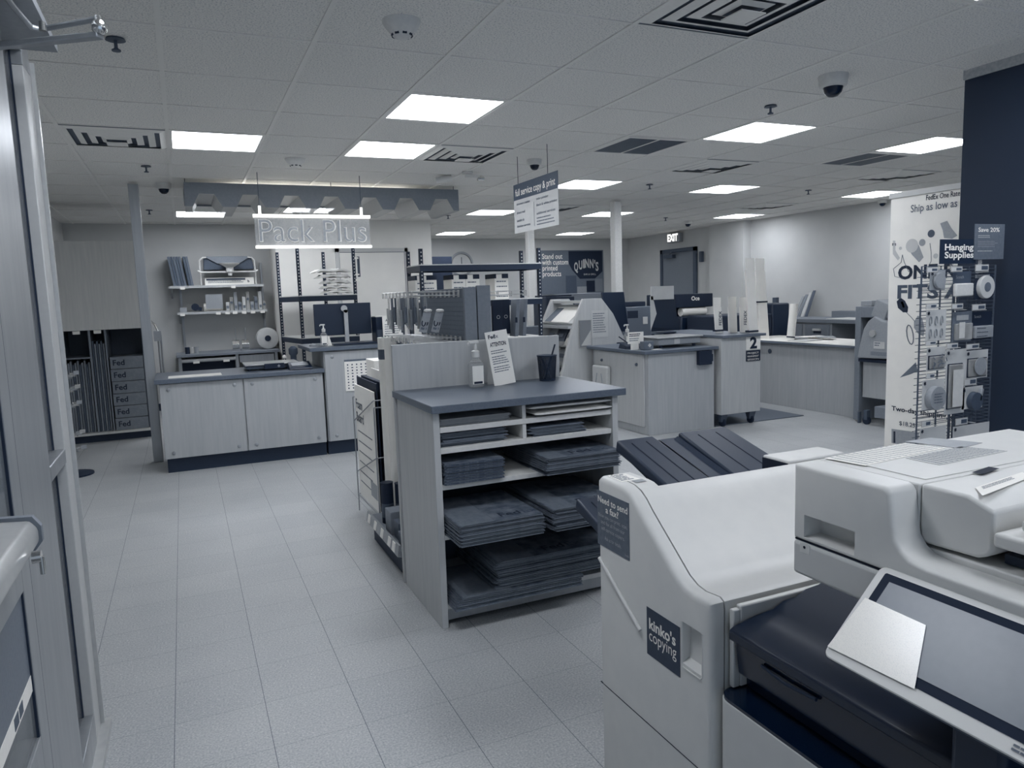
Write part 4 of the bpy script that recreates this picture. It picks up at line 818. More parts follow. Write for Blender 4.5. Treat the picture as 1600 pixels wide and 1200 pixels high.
for nm, mt, zt3, dx, lb in bx_:
    th_ = .03 if 'portfolio' in nm else .009; y0 = wy0+.03; y1 = wy1-.03
    tt = thing(nm, lb, 'board', (wx+.003+dx, 4.72, .125)); MB().box(wx+.003+dx, y0, .126, wx+.003+dx+th_, y1, zt3).build('sheet', mt, tt, bevel=.002)
    if nm == 'printed_board':
        text(tt, 'Foam\nBoard', (wx+.0025, y1-.03, zt3-.16), (0, -1, 0), Z_, .09, m_dgrey, bold=.02); lines(tt, (wx+.0025, y1-.05, zt3-.32), (0, -1, 0), Z_, .42, 6, .07, .008, m_ink2); MB().box(wx+.0015, y0+.03, .2, wx+.0025, y0+.2, .3).build('label_patch', m_greyp, tt)
b = BY(585, 563, 603, 600, 5.25, .25); t = thing('printed_carton', 'white printed carton on top of the far base unit, left of the tall rolls', 'carton', (b[0], 5.3, .15))
MB().box(b[0], 5.25, b[2]-.06, b[0]+.22, 5.5, b[5]).build('box', m_paper, t, bevel=.003); MB().box(b[0]+.005, 5.2485, b[2], b[0]+.03, 5.25, b[5]-.07).build('printed_mark', m_ink, t); lines(t, (b[0]+.04, 5.249, b[5]-.08), X_, Z_, .16, 4, .03, .012, m_ink2)
t2 = thing('low_cabinet', 'white side unit under the printed carton behind the wire rack', 'cabinet', (1.3, 5.4, 0)); MB().box(b[0]-.04, 5.22, 0, b[0]+.35, 5.6, b[2]-.061).build('cabinet_body', m_paper2, t2, bevel=.004)
b = BY(570, 590, 603, 625, 5.12, .012); 
solo(MB().hexa([(wx+.02+.14, 5.03, .6), (wx+.02+.152, 5.03, .6), (wx+.02+.152, 4.5, .6), (wx+.16, 4.5, .6), (wx+.16, 5.1, XP(570, 590, wx+.16).z), (wx+.172, 5.1, XP(570, 590, wx+.16).z), (wx+.172, 4.5, XP(600, 607, wx+.16).z), (wx+.16, 4.5, XP(600, 607, wx+.16).z)]), 'foam_core_board', m_paper, 'tallest white foam sheet sticking up above the wire rack', 'board')
# ================================================================ MIDDLE COUNTERS
# ---- magazine kiosk
ky0, ky1 = 7.25, 8.05
tl, tr = YP(912, 467, ky0), YP(940, 466, ky0); pts = []
for px, py in ((912, 467), (940, 466), (958, 490), (972, 520), (983, 545)): q = YP(px, py, ky0); pts.append((q.x, q.z))
pts += [(pts[-1][0]+.03, .75), (pts[-1][0]+.03, 0)]
lf = []
for px, py in ((878, 590), (884, 560), (891, 530), (900, 498)): q = YP(px, py, ky0); lf.append((q.x, q.z))
prof = pts+[(lf[0][0], 0)]+lf
k = thing('magazine_kiosk', 'white edged maple display kiosk with curved sides and sloping shelves', 'display stand', (4.2, 7.6, 0))
MB().prism(prof, 'y', ky0, ky0+.03).build('side_panel', m_maple, k, bevel=.003); MB().prism(prof, 'y', ky1-.03, ky1).build('side_panel', m_maple, k, bevel=.003)
ed = MB(); 
edge = [prof[-4], prof[-3], prof[-2], prof[-1], prof[0]]
for y in (ky0, ky1-.03):
  ed = MB()
  for (a, b), (c, d) in zip(edge, edge[1:]): ed.hexa([(a-.012, y-.002, b), (a+.004, y-.002, b), (a+.004, y+.032, b), (a-.012, y+.032, b), (c-.012, y-.002, d), (c+.004, y-.002, d), (c+.004, y+.032, d), (c-.012, y+.032, d)])
  ed.build('edge_band', m_white2, k)
tx, tz = pts[0]
MB().box(tx+.01, ky0+.03, tz-.05, tx+.12, ky1-.03, tz-.02).build('top_rail', m_white2, k)
bx0, bz0 = lf[3][0]+.03, lf[3][1]; bx0b, bz0b = lf[2][0]+.03, lf[2][1]
MB().slab([(bx0b+.01, ky0+.03, 1.12), (bx0b+.01, ky1-.03, 1.12), (tx+.10, ky1-.03, tz-.07), (tx+.10, ky0+.03, tz-.07)], (.02, 0, -.012)).build('sloping_display', m_paper2, k)
MB().box(bx0b-.04, ky0+.03, 1.06, bx0b+.3, ky1-.03, 1.09).build('ledge', m_maple2, k); MB().box(bx0b+.16, ky0+.03, .1, bx0b+.2, ky1-.03, 1.06).build('back_panel', m_dgrey, k)
sv = Vector((tx+.10-bx0b-.01, 0, tz-.07-1.12)).normalized()
tg = thing('display_poster', 'white poster sheet on the sloping top of the magazine kiosk', 'poster', (bx0b, 7.65, 1.15))
nrm = sv.cross(Vector((0, -1, 0))); nrm = nrm if nrm.x < 0 else -nrm
O = Vector((bx0b+.01, ky1-.08, 1.12))+nrm*.004+sv*.01
MB().slab([O, O+Vector((0, -.6, 0)), O+Vector((0, -.6, 0))+sv*.26, O+sv*.26], nrm*.002).build('sheet', m_paper, tg)
MB().slab([O+nrm*.003, O+Vector((0, -.17, 0))+nrm*.003, O+Vector((0, -.17, 0))+sv*.24+nrm*.003, O+sv*.24+nrm*.003], nrm*.001).build('photo_print', m_ink2, tg)
for r, z in enumerate((.86, .62, .38)):
    for j in range(3):
        y = ky0+.08+j*.24; t = thing('magazine', ['upper', 'middle', 'lower'][r]+' row, '+['nearest', 'middle', 'farthest'][j]+' brochure in the kiosk pockets', 'brochure', (bx0b+.05, y, z), 'brochures in the kiosk')
        MB().hexa([(bx0b+.03, y, z), (bx0b+.05, y, z), (bx0b+.05, y+.2, z), (bx0b+.03, y+.2, z), (bx0b+.13, y, z+.19), (bx0b+.15, y, z+.19), (bx0b+.15, y+.2, z+.19), (bx0b+.13, y+.2, z+.19)]).build('cover', [m_paper, m_dgrey, m_greyp][(r+j) % 3], t); MB().ob((bx0b+.075, y+.1, z+.11), (.004, .12, .05), ry=.48).build('cover_print', m_ink2, t)
    MB().box(bx0b, ky0+.03, z-.015, bx0b+.16, ky1-.03, z-.002).box(bx0b, ky0+.03, z-.015, bx0b+.01, ky1-.03, z+.05).build('pocket', m_acry, k)
b = BY(906, 500, 925, 544, ky0-.03, .03); t = thing('brochure_holder', 'clear wall pocket with a printed leaflet on the kiosk side panel', 'brochure holder', (b[0], ky0, b[2]))
MB().box(*b).build('acrylic_pocket', m_acry, t); MB().box(b[0]+.008, ky0-.02, b[2]+.01, b[3]-.008, ky0-.012, b[5]-.005).build('leaflet', m_dgrey, t); MB().prism([(b[0]+.02, b[2]+.03), (b[3]-.01, b[2]+.03), (b[3]-.01, b[2]+.2)], 'y', ky0-.0225, ky0-.0205).build('leaflet_photo', m_paper2, t)
b = BY(924, 485, 950, 527, ky0-.004, .003); t = thing('posted_notice', 'white notice sheet taped to the kiosk side panel', 'notice', (b[0], ky0, b[2])); MB().box(*b).build('sheet', m_paper2, t); lines(t, (b[0]+.02, ky0-.0045, b[5]-.04), X_, Z_, (b[3]-b[0])*.8, 9, .026, .009, m_ink2)
# ---- counter with the scale
t = thing('service_counter', 'maple counter cabinet with grey top beside the magazine kiosk', 'counter', (4.6, 6.6, 0))
MB().box(4.21, 6.12, .0, 5.03, 7.2, .825).build('carcass', m_maple2, t, bevel=.003); MB().box(4.14, 6.08, .83, 5.06, 7.24, .862).build('worktop', m_top, t, bevel=.004)
d = MB().box(4.192, 6.18, .08, 4.209, 7.14, .82).build('door', m_maple, t, bevel=.003)
for y in (6.30, 6.98): MB().lathe([(.016, 0), (.016, -.01), (.008, -.02), (.001, -.022)], (4.192, y, .715), 16, 'x').build('knob', m_dgrey, d, smooth=True)
t = thing('black_box', 'small black box fixed under the counter edge near the numbered cabinet', 'box', (4.93, 6.09, .7)); b = BY(1093, 548, 1113, 570, 6.07, .048); MB().box(*b).build('housing', m_ink, t, bevel=.003); MB().box(b[3], 6.08, b[2]+.03, b[3]+.02, 6.11, b[5]-.04).build('latch', m_blackp, t)
t = thing('brochure_bin', 'white plastic brochure pocket on the left side of the service counter', 'holder', (4.18, 6.95, .45))
y0, y1 = XP(932, 590, 4.19).y, XP(955, 590, 4.19).y; z0_, z1_ = .36, XP(943, 571, 4.19).z
MB().box(4.13, y1, z0_, 4.19, y0, z1_).build('pocket', m_white2, t, bevel=.02, seg=4); MB().tube([(4.127, y0-.08, z1_-.22), (4.127, y0-.12, z1_-.08)], .006).tube([(4.127, y1+.06, z1_-.28), (4.127, y1+.11, z1_-.08)], .006).build('slot_lines', m_greyp, t)
zc = .8625
sc0, sc1 = ZP(1000, 541, zc), ZP(1088, 536, zc)
t = thing('shipping_scale', 'silver steel shipping scale on the service counter', 'scale', (4.7, 6.5, zc))
MB().box(4.46, 6.30, zc+.028, 5.0, 6.68, zc+.095).build('body', m_greyp, t, bevel=.008); MB().box(4.44, 6.28, zc+.097, 5.02, 6.70, zc+.112).build('platform', m_alu2, t, bevel=.004)
for x in (4.52, 4.94):
    for y in (6.34, 6.64): MB().cyl((x, y, zc), (x, y, zc+.03), .02).build('foot', m_blackp, t)
MB().box(4.66, 6.298, zc+.035, 4.73, 6.30, zc+.09).build('data_label', m_paper2, t)
t = thing('scale_display', 'small dark scale readout box with a diamond mark', 'display', (4.25, 6.28, zc)); MB().box(4.24, 6.24, zc, 4.36, 6.31, zc+.085).build('housing', m_toptd, t, bevel=.004); MB().ob((4.31, 6.238, zc+.045), (.03, .002, .03), ry=.785).build('diamond_mark', m_paper2, t)
t = thing('signature_pad', 'black signature terminal with a pen at the left of the service counter', 'card terminal', (4.2, 6.5, zc)); MB().hexa([(4.17, 6.46, zc), (4.36, 6.40, zc), (4.42, 6.6, zc), (4.2, 6.66, zc), (4.18, 6.47, zc+.03), (4.35, 6.42, zc+.03), (4.40, 6.58, zc+.06), (4.21, 6.64, zc+.06)]).build('body', m_blackp, t, bevel=.006); MB().tube([(4.14, 6.55, zc+.13), (4.22, 6.5, zc+.06)], .006).build('pen', m_ink, t)
solo(MB().box(4.32, 6.18, zc, 4.42, 6.23, zc+.004), 'paper_slip', m_paper, 'white paper slip in front of the scale display', 'paper')
b = BY(967, 518, 991, 535, 6.50, .01); t = thing('price_sign', 'small white price sign in front of the counter sanitizer', 'sign', (b[0], 6.5, zc)); MB().box(b[0], 6.33, b[2]-.005, b[3], 6.336, b[5]).box(b[0]+.05, 6.336, zc, b[3]-.05, 6.36, b[2]+.02).build('card', m_paper, t)
lines(t, (b[0]+.015, 6.329, b[5]-.025), X_, Z_, (b[3]-b[0])*.8, 2, .018, .009, m_ink); lines(t, (b[0]+.015, 6.329, b[5]-.07), X_, Z_, (b[3]-b[0])*.7, 2, .02, .008, m_ink2)
pump_bottle(tuple(Vector((YP(980, 520, 6.75).x, 6.75, zc))), 1.15, 'sanitizer pump bottle behind the price sign on the service counter')
def pc_monitor(nm, lb, pix, Y, zbase, papers=False):
    q = [YP(px, py, Y) for px, py in pix]; t = thing(nm, lb, 'monitor', (q[0].x, Y, zbase)); MB().slab([tuple(v) for v in q], (0, .035, 0)).build('screen_back', m_tray, t, bevel=.004)
    cx = (q[0].x+q[1].x)/2; MB().box(cx-.03, Y+.0, zbase, cx+.03, Y+.03, q[0].z-.1).build('stand_neck', m_ink, t); MB().lathe([(.12, 0), (.12, .012), (.03, .02)], (cx, Y+.03, zbase)).build('stand_base', m_blackp, t); return t
pc_monitor('monitor', 'dark tilted monitor back beside the magazine kiosk', [(948, 518), (983, 518), (975, 456), (941, 457)], 7.32, zc)
# ---- numbered rolling cabinet
cb = thing('rolling_cabinet', 'maple cabinet on casters numbered two on its front', 'cabinet', (5.3, 6.6, 0))
MB().box(5.075, 6.06, .135, 5.60, 7.25, .945).build('carcass', m_maple, cb, bevel=.003); MB().box(5.065, 6.02, .945, 5.64, 7.3, .972).build('worktop', m_toptd, cb, bevel=.003)
for x, y in ((5.52, 6.12), (5.52, 7.15), (5.12, 7.15), (5.14, 6.12)):
    c = MB().cyl((x-.012, y, .045), (x+.012, y, .045), .045, n=20).build('caster', m_ink, cb, smooth=True); MB().hexa([(x-.03, y-.02, .05), (x+.03, y-.02, .05), (x+.03, y+.02, .05), (x-.03, y+.02, .05), (x-.04, y-.04, .134), (x+.04, y-.04, .134), (x+.04, y+.04, .134), (x-.04, y+.04, .134)]).build('caster_fork', m_dgrey, c)
b = BY(1166, 526, 1188, 546, 6.053, .004); b2 = BY(1166, 547.5, 1188, 564, 6.053, .004)
t = thing('number_sign', 'white number two plate over a navy caption on the rolling cabinet', 'sign', (b[0], 6.05, b2[2])); MB().box(*b).build('number_plate', m_paper, t); MB().box(*b2).build('caption_plate', m_ink, t)
text(t, '2', (b[0]+(b[3]-b[0])*.26, 6.052, b[2]+.015), X_, Z_, (b[5]-b[2])*1.2, m_ink, width=(b[3]-b[0])*.5, bold=.04)
for i, s_ in enumerate(('PROJECT', 'MANAGEMENT', 'SESSION')): text(t, s_, (b2[0]+.015, 6.052, b2[5]-.035-i*.034), X_, Z_, .026, m_print, width=(b2[3]-b2[0])*.8)
mt_ = struct(MB().box(5.0, 5.35, 0, 5.03, 5.38, .001), 'trim_9', m_ink); bpy.data.objects.remove(mt_)
solo(MB().add([(5.15, 6.02, .001), (5.05, 6.2, .001), (5.75, 6.55, .001), (6.25, 6.1, .001), (5.45, 6.0, .001), (5.15, 6.02, .012), (5.05, 6.2, .012), (5.75, 6.55, .012), (6.2, 6.15, .012), (5.45, 6.0, .012)], [(0, 1, 2, 3, 4), (5, 6, 7, 8, 9), (0, 1, 6, 5), (1, 2, 7, 6), (2, 3, 8, 7), (3, 4, 9, 8), (4, 0, 5, 9)]) if False else MB().prism([tuple(ZP(*p, 0).xy) for p in ((1100, 660), (1118, 667), (1256, 650), (1190, 638), (1120, 640))], 'z', .001, .009), 'floor_mat', m_toptd, 'dark ribbed anti-fatigue mat on the floor behind the rolling cabinet', 'mat')
# on the rolling cabinet
zc2 = .9725
pc_monitor('monitor', 'dark monitor with a white paper clipped on top, on the rolling cabinet', [(1023, 512), (1062, 516), (1053, 461), (1019, 461)], 6.92, .9725)
b = BY(1017, 447, 1053, 461, 6.90, .01)
solo(MB().box(b[0], 6.90, b[2]-.05, b[3], 6.91, b[5]), 'paper_sheet', m_paper2, 'white paper sheet clipped above the tilted monitor', 'paper')
solo(MB().slab([tuple(YP(x, y, 6.90)) for x, y in ((1017, 516), (1026, 490), (1020, 463), (1016, 463))], (0, .005, 0)), 'document_holder', m_paper2, 'white angled document edge at the left of the paper topped monitor', 'holder')
# ---- printers behind
def printer(nm, lb, rect, Y, dep, mt=m_tray, zfloor=True):
    b = BY(*rect, Y, dep); t = thing(nm, lb, 'printer', ((b[0]+b[3])/2, Y, 0)); return b, t
b, t = printer('laser_printer', 'dark office printer with a white data label behind the scale', (975, 479, 1018, 530), 7.7, .24)
MB().box(b[0], b[1], .45, b[3], b[4], b[5]).build('body', m_toptd, t, bevel=.01); MB().box(b[0]+.03, b[1]+.05, b[5], b[3]-.05, b[4]-.03, b[5]+.06).build('scanner_lid', m_ink, t, bevel=.01); MB().box(b[0]+.05, b[1]-.002, b[5]-.14, b[3]-.2, b[1], b[5]-.05).build('output_slot', m_ink, t); MB().box(b[3]-.13, b[1]-.004, b[5]-.22, b[3]-.06, b[1]-.001, b[5]-.13).build('data_label', m_paper2, t)
MB().box(b[0]+.02, b[1]+.02, 0, b[3]-.02, b[4]-.02, .449).build('stand_cabinet', m_dgrey, t)
b, t = printer('plotter', 'wide dark plotter with a white paper roll behind the counters', (1056, 459, 1114, 480), 8.3, .7)
MB().box(b[0], 8.3, b[2], b[3], 9.0, b[5]).build('upper_housing', m_ink, t, bevel=.01); MB().box(b[0]+.05, 8.25, .55, b[3]+.1, 9.0, b[2]-.12).build('lower_housing', m_blackp, t, bevel=.02); MB().box(b[0], 8.5, b[2]-.12, b[3], 9.0, b[2]).build('roll_bay', m_gblack, t)
MB().cyl((b[0]+.12, 8.36, b[2]-.06), (b[3]-.1, 8.36, b[2]-.06), .06, n=24).build('paper_roll', m_paper, t, smooth=True); text(t, 'Oce', (b[0]+.26, 8.298, b[5]-.09), X_, Z_, .08, m_print, bold=.03)
MB().box(b[0]+.1, 8.4, 0, b[0]+.18, 8.9, .55).box(b[3]-.1, 8.4, 0, b[3]-.02, 8.9, .55).build('stand_leg', m_dgrey, t)
b, t = printer('office_copier', 'low black floor copier behind the mailing tubes', (1118, 485, 1235, 545), 7.6, .6)
MB().box(b[0], 7.6, 0, b[3]-.33, 8.2, b[5]-.05).build('body', m_ink, t, bevel=.02); MB().box(b[3]-.32, 7.6, .05, b[3]-.02, 8.15, b[5]+.08).build('paper_deck', m_tray, t, bevel=.02); MB().box(b[0]+.05, 7.598, b[5]-.35, b[3]-.4, 7.6, b[5]-.3).build('drawer_line', m_dgrey, t)
b = BY(853, 461, 898, 480, 9.0, .4); t = thing('tabletop_scanner', 'dark flat machine top behind the magazine kiosk', 'scanner', (b[0], 9, .9)); MB().box(b[0], 9.0, 1.0, b[3], 9.4, b[5]-.02).build('body', m_tray, t, bevel=.01); MB().box(b[0]+.02, 9.05, b[5]-.02, b[3]-.02, 9.38, b[5]).build('lid', m_ink, t); MB().box(b[0], 9.05, 0, b[3], 9.35, 1.0).build('stand', m_dgrey, t)
b = BY(898, 458, 935, 475, 9.6, .4); t = thing('work_cabinet', 'grey cabinet top behind the magazine kiosk peak', 'cabinet', (b[0], 9.6, 0)); MB().box(b[0]-.1, 9.6, 0, b[3]+.1, 10, b[5]).build('cabinet_body', m_grey, t, bevel=.005)
b = BY(806, 505, 845, 530, 8.6, .4); t = thing('supply_cart', 'dark low cart with stacked trays beneath the toner rack', 'cart', (b[0], 8.6, 0)); MB().box(b[0], 8.6, 0, b[3]+.2, 9.0, b[2]).build('cart_body', m_ink, t); MB().box(b[0]+.05, 8.62, b[2]+.001, b[3]+.15, 8.9, b[5]-.05).build('tray', m_toptd, t)
# ---- mailing tubes standing on the cabinet / table
def sq_tube(px, pb, pt, wpx, Y, lb, zb=None, strap=None, flap=True, printed=False, lean=0):
    a = YP(px[0], pb, Y); b_ = YP(px[1], pt, Y); w = YP(px[0]+wpx, pb, Y).x-a.x; z0 = zb if zb is not None else a.z
    t = thing('mailing_tube', lb, 'mailing tube', (a.x+w/2, Y, z0), 'white triangular mailing tubes'); d = b_.x-a.x
    q = [(a.x, Y, z0), (a.x+w, Y, z0), (a.x+w*.5, Y+w*.8, z0), (b_.x, Y, b_.z), (b_.x+w, Y, b_.z), (b_.x+w*.5, Y+w*.8, b_.z)]
    MB().add(q, [(0, 2, 1), (3, 4, 5), (0, 1, 4, 3), (1, 2, 5, 4), (2, 0, 3, 5)]).build('tube_body', m_paper, t)
    H_ = b_.z-z0
    if flap: MB().slab([(b_.x-.012, Y-.003, b_.z), (b_.x+w*.9, Y-.003, b_.z), (b_.x+w*.86, Y-.01, b_.z+w*1.05), (b_.x-.02, Y-.01, b_.z+w*1.1)], (0, .003, 0)).build('end_flap', m_paper, t)
    if strap is not None:
        z = z0+H_*strap; x = a.x+d*strap; MB().box(x-.006, Y-.006, z-.009, x+w+.006, Y+w*.5, z+.009).build('black_strap', m_ink, t)
    if printed: text(t, 'FEDEX', (a.x+w*.75, Y-.002, z0+H_*.3), Z_, (-1, 0, 0), w*.55, m_dgrey, bold=.02)
    return t
zc2_ = .9725
sq_tube((1119, 1116), 517, 480, 11, 6.40, 'shortest left mailing tube printed lengthwise on the rolling cabinet', zc2_, .1, True, True)
sq_tube((1140, 1139), 519, 480, 12, 6.35, 'short plain mailing tube with an open square end on the rolling cabinet', zc2_)
sq_tube((1158, 1157), 520, 480, 11, 6.28, 'short mailing tube just left of the tall pair', zc2_, None, True, True)
sq_tube((1171, 1166), 519, 422, 13, 6.10, 'tall mailing tube with a black strap low down, left of the tall pair', zc2_, .03)
sq_tube((1188, 1181), 531, 424, 14, 7.2, 'tallest mailing tube with a black strap in the middle, right of the tall pair', .8015, .55)
# ---- white topped table
t = thing('layout_table', 'maple layout table with a bright white top at the right', 'table', (6.9, 6.4, 0))
MB().box(6.62, 5.72, 0, 7.25, 7.45, .77).build('carcass', m_maple2, t, bevel=.003); MB().box(6.55, 5.66, .77, 7.3, 7.55, .795).build('worktop_edge', m_toptd, t, bevel=.002); MB().box(6.555, 5.665, .795, 7.295, 7.545, .801).build('white_top', m_paper, t)
c = XP(1197, 558, 6.61); MB().lathe([(.03, 0), (.03, -.006), (.01, -.008)], (6.62, 7.0, .66), 16, 'x').build('lock', m_dgrey, t)
c = ZP(1222, 533, .8015); c.x = max(c.x, 6.68); t = thing('mailing_tube', 'short fat white roll with a black strap standing on the white topped table', 'roll', (c.x, c.y, .8015)); z1 = YP(1222, 476, c.y).z
MB().cyl((c.x, c.y, .802), (c.x+.05, c.y, z1), .047, n=28).build('roll_body', m_paper, t, smooth=True); MB().cyl((c.x+.003, c.y, .835), (c.x+.005, c.y, .85), .049, n=28).build('black_strap', m_ink, t)
for k, (px, py, w, d, rz_, mt, lb) in enumerate(((1230, 534, .35, .25, .2, m_paper2, 'flat white sheet stack at the left of the table papers'), (1252, 529, .28, .2, .6, m_greyp, 'grey printed sheet in the middle of the table papers'), (1272, 528, .3, .2, -.3, m_paper, 'white curled sheet among the table papers'), (1290, 530, .25, .2, .9, m_greyp, 'rightmost printed sheet of the table papers'))):
    c = ZP(px, py, .803); c.x = max(6.78, min(7.12, c.x)); c.y = max(5.85, min(7.35, c.y))
    o = MB().ob((0, 0, .004+k*.008), (w, d, .006)).build('print_sheet', mt); o.location = (c.x, c.y, .8025); o.rotation_euler.z = rz_; tag(o, lb, 'paper', 'loose printed sheets on the white table')
# ---- bench along the right wall
t = thing('finishing_bench', 'long grey bench with drawers along the lit right wall', 'workbench', (8.6, 8.0, 0))
MB().box(8.3, 6.2, .915, 9.05, 8.95, .965).build('bench_top', m_grey, t, bevel=.003); MB().box(8.85, 6.4, .965, 9.05, 8.1, 1.06).build('raised_back_shelf', m_grey, t)
MB().box(8.34, 7.62, .0, 9.04, 8.9, .915).build('drawer_unit', m_greyp, t); MB().box(8.34, 6.2, 0, 9.04, 6.26, .915).box(8.95, 6.26, 0, 9.04, 7.62, .915).build('end_leg', m_dgrey, t)
for y0 in (7.66, 8.16):
    dd = MB().box(8.325, y0, .62, 8.34, y0+.44, .89).build('drawer', m_grey, t, bevel=.003); MB().box(8.30, y0+.14, .80, 8.325, y0+.28, .83).build('drawer_pull', m_cream, dd); MB().box(8.322, y0+.14, .76, 8.325, y0+.28, .80).build('pull_painted_shadow', m_ink, dd)  # ink-dark strip stands in for the shade under the drawer pull
    MB().box(8.325, y0, .2, 8.34, y0+.44, .60).build('drawer', m_grey, t, bevel=.003)
solo(MB().box(8.36, 6.25, .966, 8.8, 7.75, .975), 'cutting_mat', m_cream, 'pale cutting mat along the front of the finishing bench', 'cutting mat')
c = XP(1270, 495, 8.6); t = thing('stapler_machine', 'small black electric machine on the finishing bench', 'office machine', (8.6, c.y, .966)); MB().box(8.8, 7.3, 1.062, 8.95, 7.55, 1.12).cyl((8.87, 7.38, 1.12), (8.87, 7.3, 1.17), .05).build('body', m_blackp, t, bevel=.005); MB().box(8.82, 6.95, 1.062, 8.9, 7.3, 1.08).build('arm', m_ink, t)
t.location = (8.87, 7.4, 1.061)
for ch in kids(t): ch.location = Vector((8.6, c.y, .966))-Vector((8.87, 7.4, 1.061))+Vector((0, 0, 0))
t = thing('hand_tools', 'small pair of pale scissors on the raised bench shelf', 'scissors', (8.95, 6.9, 1.061)); MB().ob((8.93, 6.95, 1.068), (.03, .18, .006), rz=.4).build('blade', m_alu2, t); MB().ob((8.94, 6.82, 1.07), (.06, .07, .012), rz=.2).build('handles', m_blackp, t)
for k, (a, lb) in enumerate(((.0, 'leftmost'), (.06, 'second'), (.12, 'third'), (.18, 'rightmost'))):
    y0_ = XP(1240, 492, 8.9).y-.075*k; q = [Vector((8.9, y0_, 0)), Vector((9, y0_-.03, 0))]
    solo(MB().slab([(8.9, q[0].y, .966), (8.9, q[0].y-.05, .966), (9.04, q[1].y-.05, 1.28+.03*k), (9.04, q[1].y, 1.28+.03*k)], (.012, 0, 0)), 'leaning_panel', [m_greyp, m_grey, m_paper2, m_dgrey][k], lb+' of the thin grey panels leaning on the wall at the end of the bench', 'panel', 'panels leaning on the lit wall')
c = XP(1209, 475, 8.8); solo(MB().box(8.8, c.y-.05, .0, 8.86, c.y+.03, XP(1209, 465, 8.8).z), 'upright_roll', m_dgrey, 'dark upright end panel between the tall tubes and the short roll', 'panel')
# ---- cutting machine at right
XC = 6.46
t = thing('paper_cutter', 'big grey guillotine machine with a rounded guard and a caster, left of the banner', 'cutting machine', (6.7, 5.4, 0))
def yz(px, py, X=XC): q = XP(px, py, X); return (q.y, q.z)
ya, yb_, yc_ = yz(1335, 560)[0], yz(1342, 560)[0], yz(1352, 560)[0]; y9 = yz(1392, 560)[0]-.25; ztp = yz(1345, 479)[1]; zl_ = yz(1345, 496)[1]
MB().box(XC, yb_-.01, 0.02, XC+.6, ya, ztp).build('rear_frame', m_grey, t, bevel=.004); MB().box(XC, y9, zl_, XC+.6, yb_-.011, ztp).build('top_frame', m_grey, t, bevel=.004)
MB().box(XC+.12, y9, .3, XC+.6, yb_-.011, zl_).build('body', m_dgrey, t); MB().box(XC+.03, y9, .27, XC+.12, yb_-.03, yz(1345, 562)[1]).build('lower_panel', m_maple2, t)
gp = [yz(px, py, XC-.06) for px, py in ((1339, 559), (1341, 546), (1349, 514), (1356, 502), (1366, 494), (1378, 501), (1394, 503), (1400, 562))]
g_ = MB().prism(gp, 'x', XC-.06, XC+.10).build('curved_guard', m_greyp, t, bevel=.012, seg=3); cy, cz = yz(1364, 521, XC-.07); MB().cyl((XC-.085, cy, cz), (XC-.06, cy, cz), .036, n=20).build('guard_knob', m_alu2, g_); 
b = BX(1365, 534, 1382, 545, XC-.064, .003); MB().box(*b).build('maker_plate', m_paper2, g_); lines(g_, (XC-.0642, b[1]-.01, b[5]-.02), (0, -1, 0), Z_, .07, 2, .022, .01, m_ink2); b = BX(1360, 550, 1388, 556, XC-.064, .003); MB().box(*b).build('stripe', m_grey, g_)
b = BX(1341, 562, 1396, 567, XC-.03, .1); MB().box(*b).build('blade_table', m_ink, t)
b = BX(1366, 637, 1396, 655, XC-.1, .5); MB().box(*b).build('foot_beam', m_grey, t, bevel=.005)
c0, c1 = yz(1340, 655, XC-.05)[0], yz(1354, 650, XC-.05)[0]; MB().box(XC-.05, c0-.02, 0, XC-.02, c0, .12).build('foot_bracket', m_dgrey, t)
c = MB().cyl((XC-.06, c1, .042), (XC-.03, c1, .042), .042, n=20).build('caster', m_ink, t, smooth=True); MB().box(XC-.07, c1-.02, .05, XC-.02, c1+.02, .15).build('caster_fork', m_dgrey, c)
b = BX(1345, 470, 1362, 478, XC+.1, .2); MB().box(*b).build('clamp_unit', m_greyp, t, bevel=.004); b = BX(1364, 473, 1386, 500, XC-.02, .25); MB().ob(((b[0]+b[3])/2, (b[1]+b[4])/2, (b[2]+b[5])/2+.01), (.25, abs(b[1]-b[4]), abs(b[5]-b[2])), rx=.35).build('clamp_head', m_greyp, t, bevel=.006)
# ================================================================ BANNER, HANGING RACK
XB = 4.9; by1, by0 = XP(1390, 400, XB).y, XP(1390, 400, XB).y-.86; bz = 2.09
t = thing('rollup_banner', 'tall white roll-up banner stand printed about one rate shipping', 'banner', (XB, (by0+by1)/2, 0))
MB().box(XB, by0, .08, XB+.003, by1, bz).build('banner_sheet', m_paper, t); MB().box(XB-.012, by0-.005, bz-.01, XB+.015, by1+.01, bz+.03).build('top_rail', m_white2, t, bevel=.003); MB().box(XB-.08, by0, 0, XB+.1, by1, .08).build('base_cassette', m_alu, t, bevel=.01)
def BT(s, px, py, size, mat, w_px=None, bold=.0, name='lettering'):
    a = XP(px, py, XB-.0015); wd = abs(XP(w_px, py, XB).y-a.y) if w_px else None
    return text(t, s, (XB-.0015, a.y, a.z), (0, -1, 0), Z_, size, mat, width=wd, bold=bold, name=name)
BT('FedEx One Rate', 1447, 313, .052, m_ink, 1500, .01); BT('Ship as low as $', 1423, 332, .075, m_ink2, 1507, .01)
BT('ONE RATE.', 1403, 436, .135, m_ink, 1560, .035); BT('FITS ALL.', 1402, 466, .135, m_dgrey, 1555, .035); BT('Two-day shipping, one rate.', 1393, 641, .05, m_ink, 1535, .02); BT('$18.25', 1405, 664, .045, m_dgrey, 1430, .01)
def bshape(pix, mat, nm): 
    q = [XP(x, y, XB-.0012) for x, y in pix]; return MB().quad(*q).build(nm, mat, t)
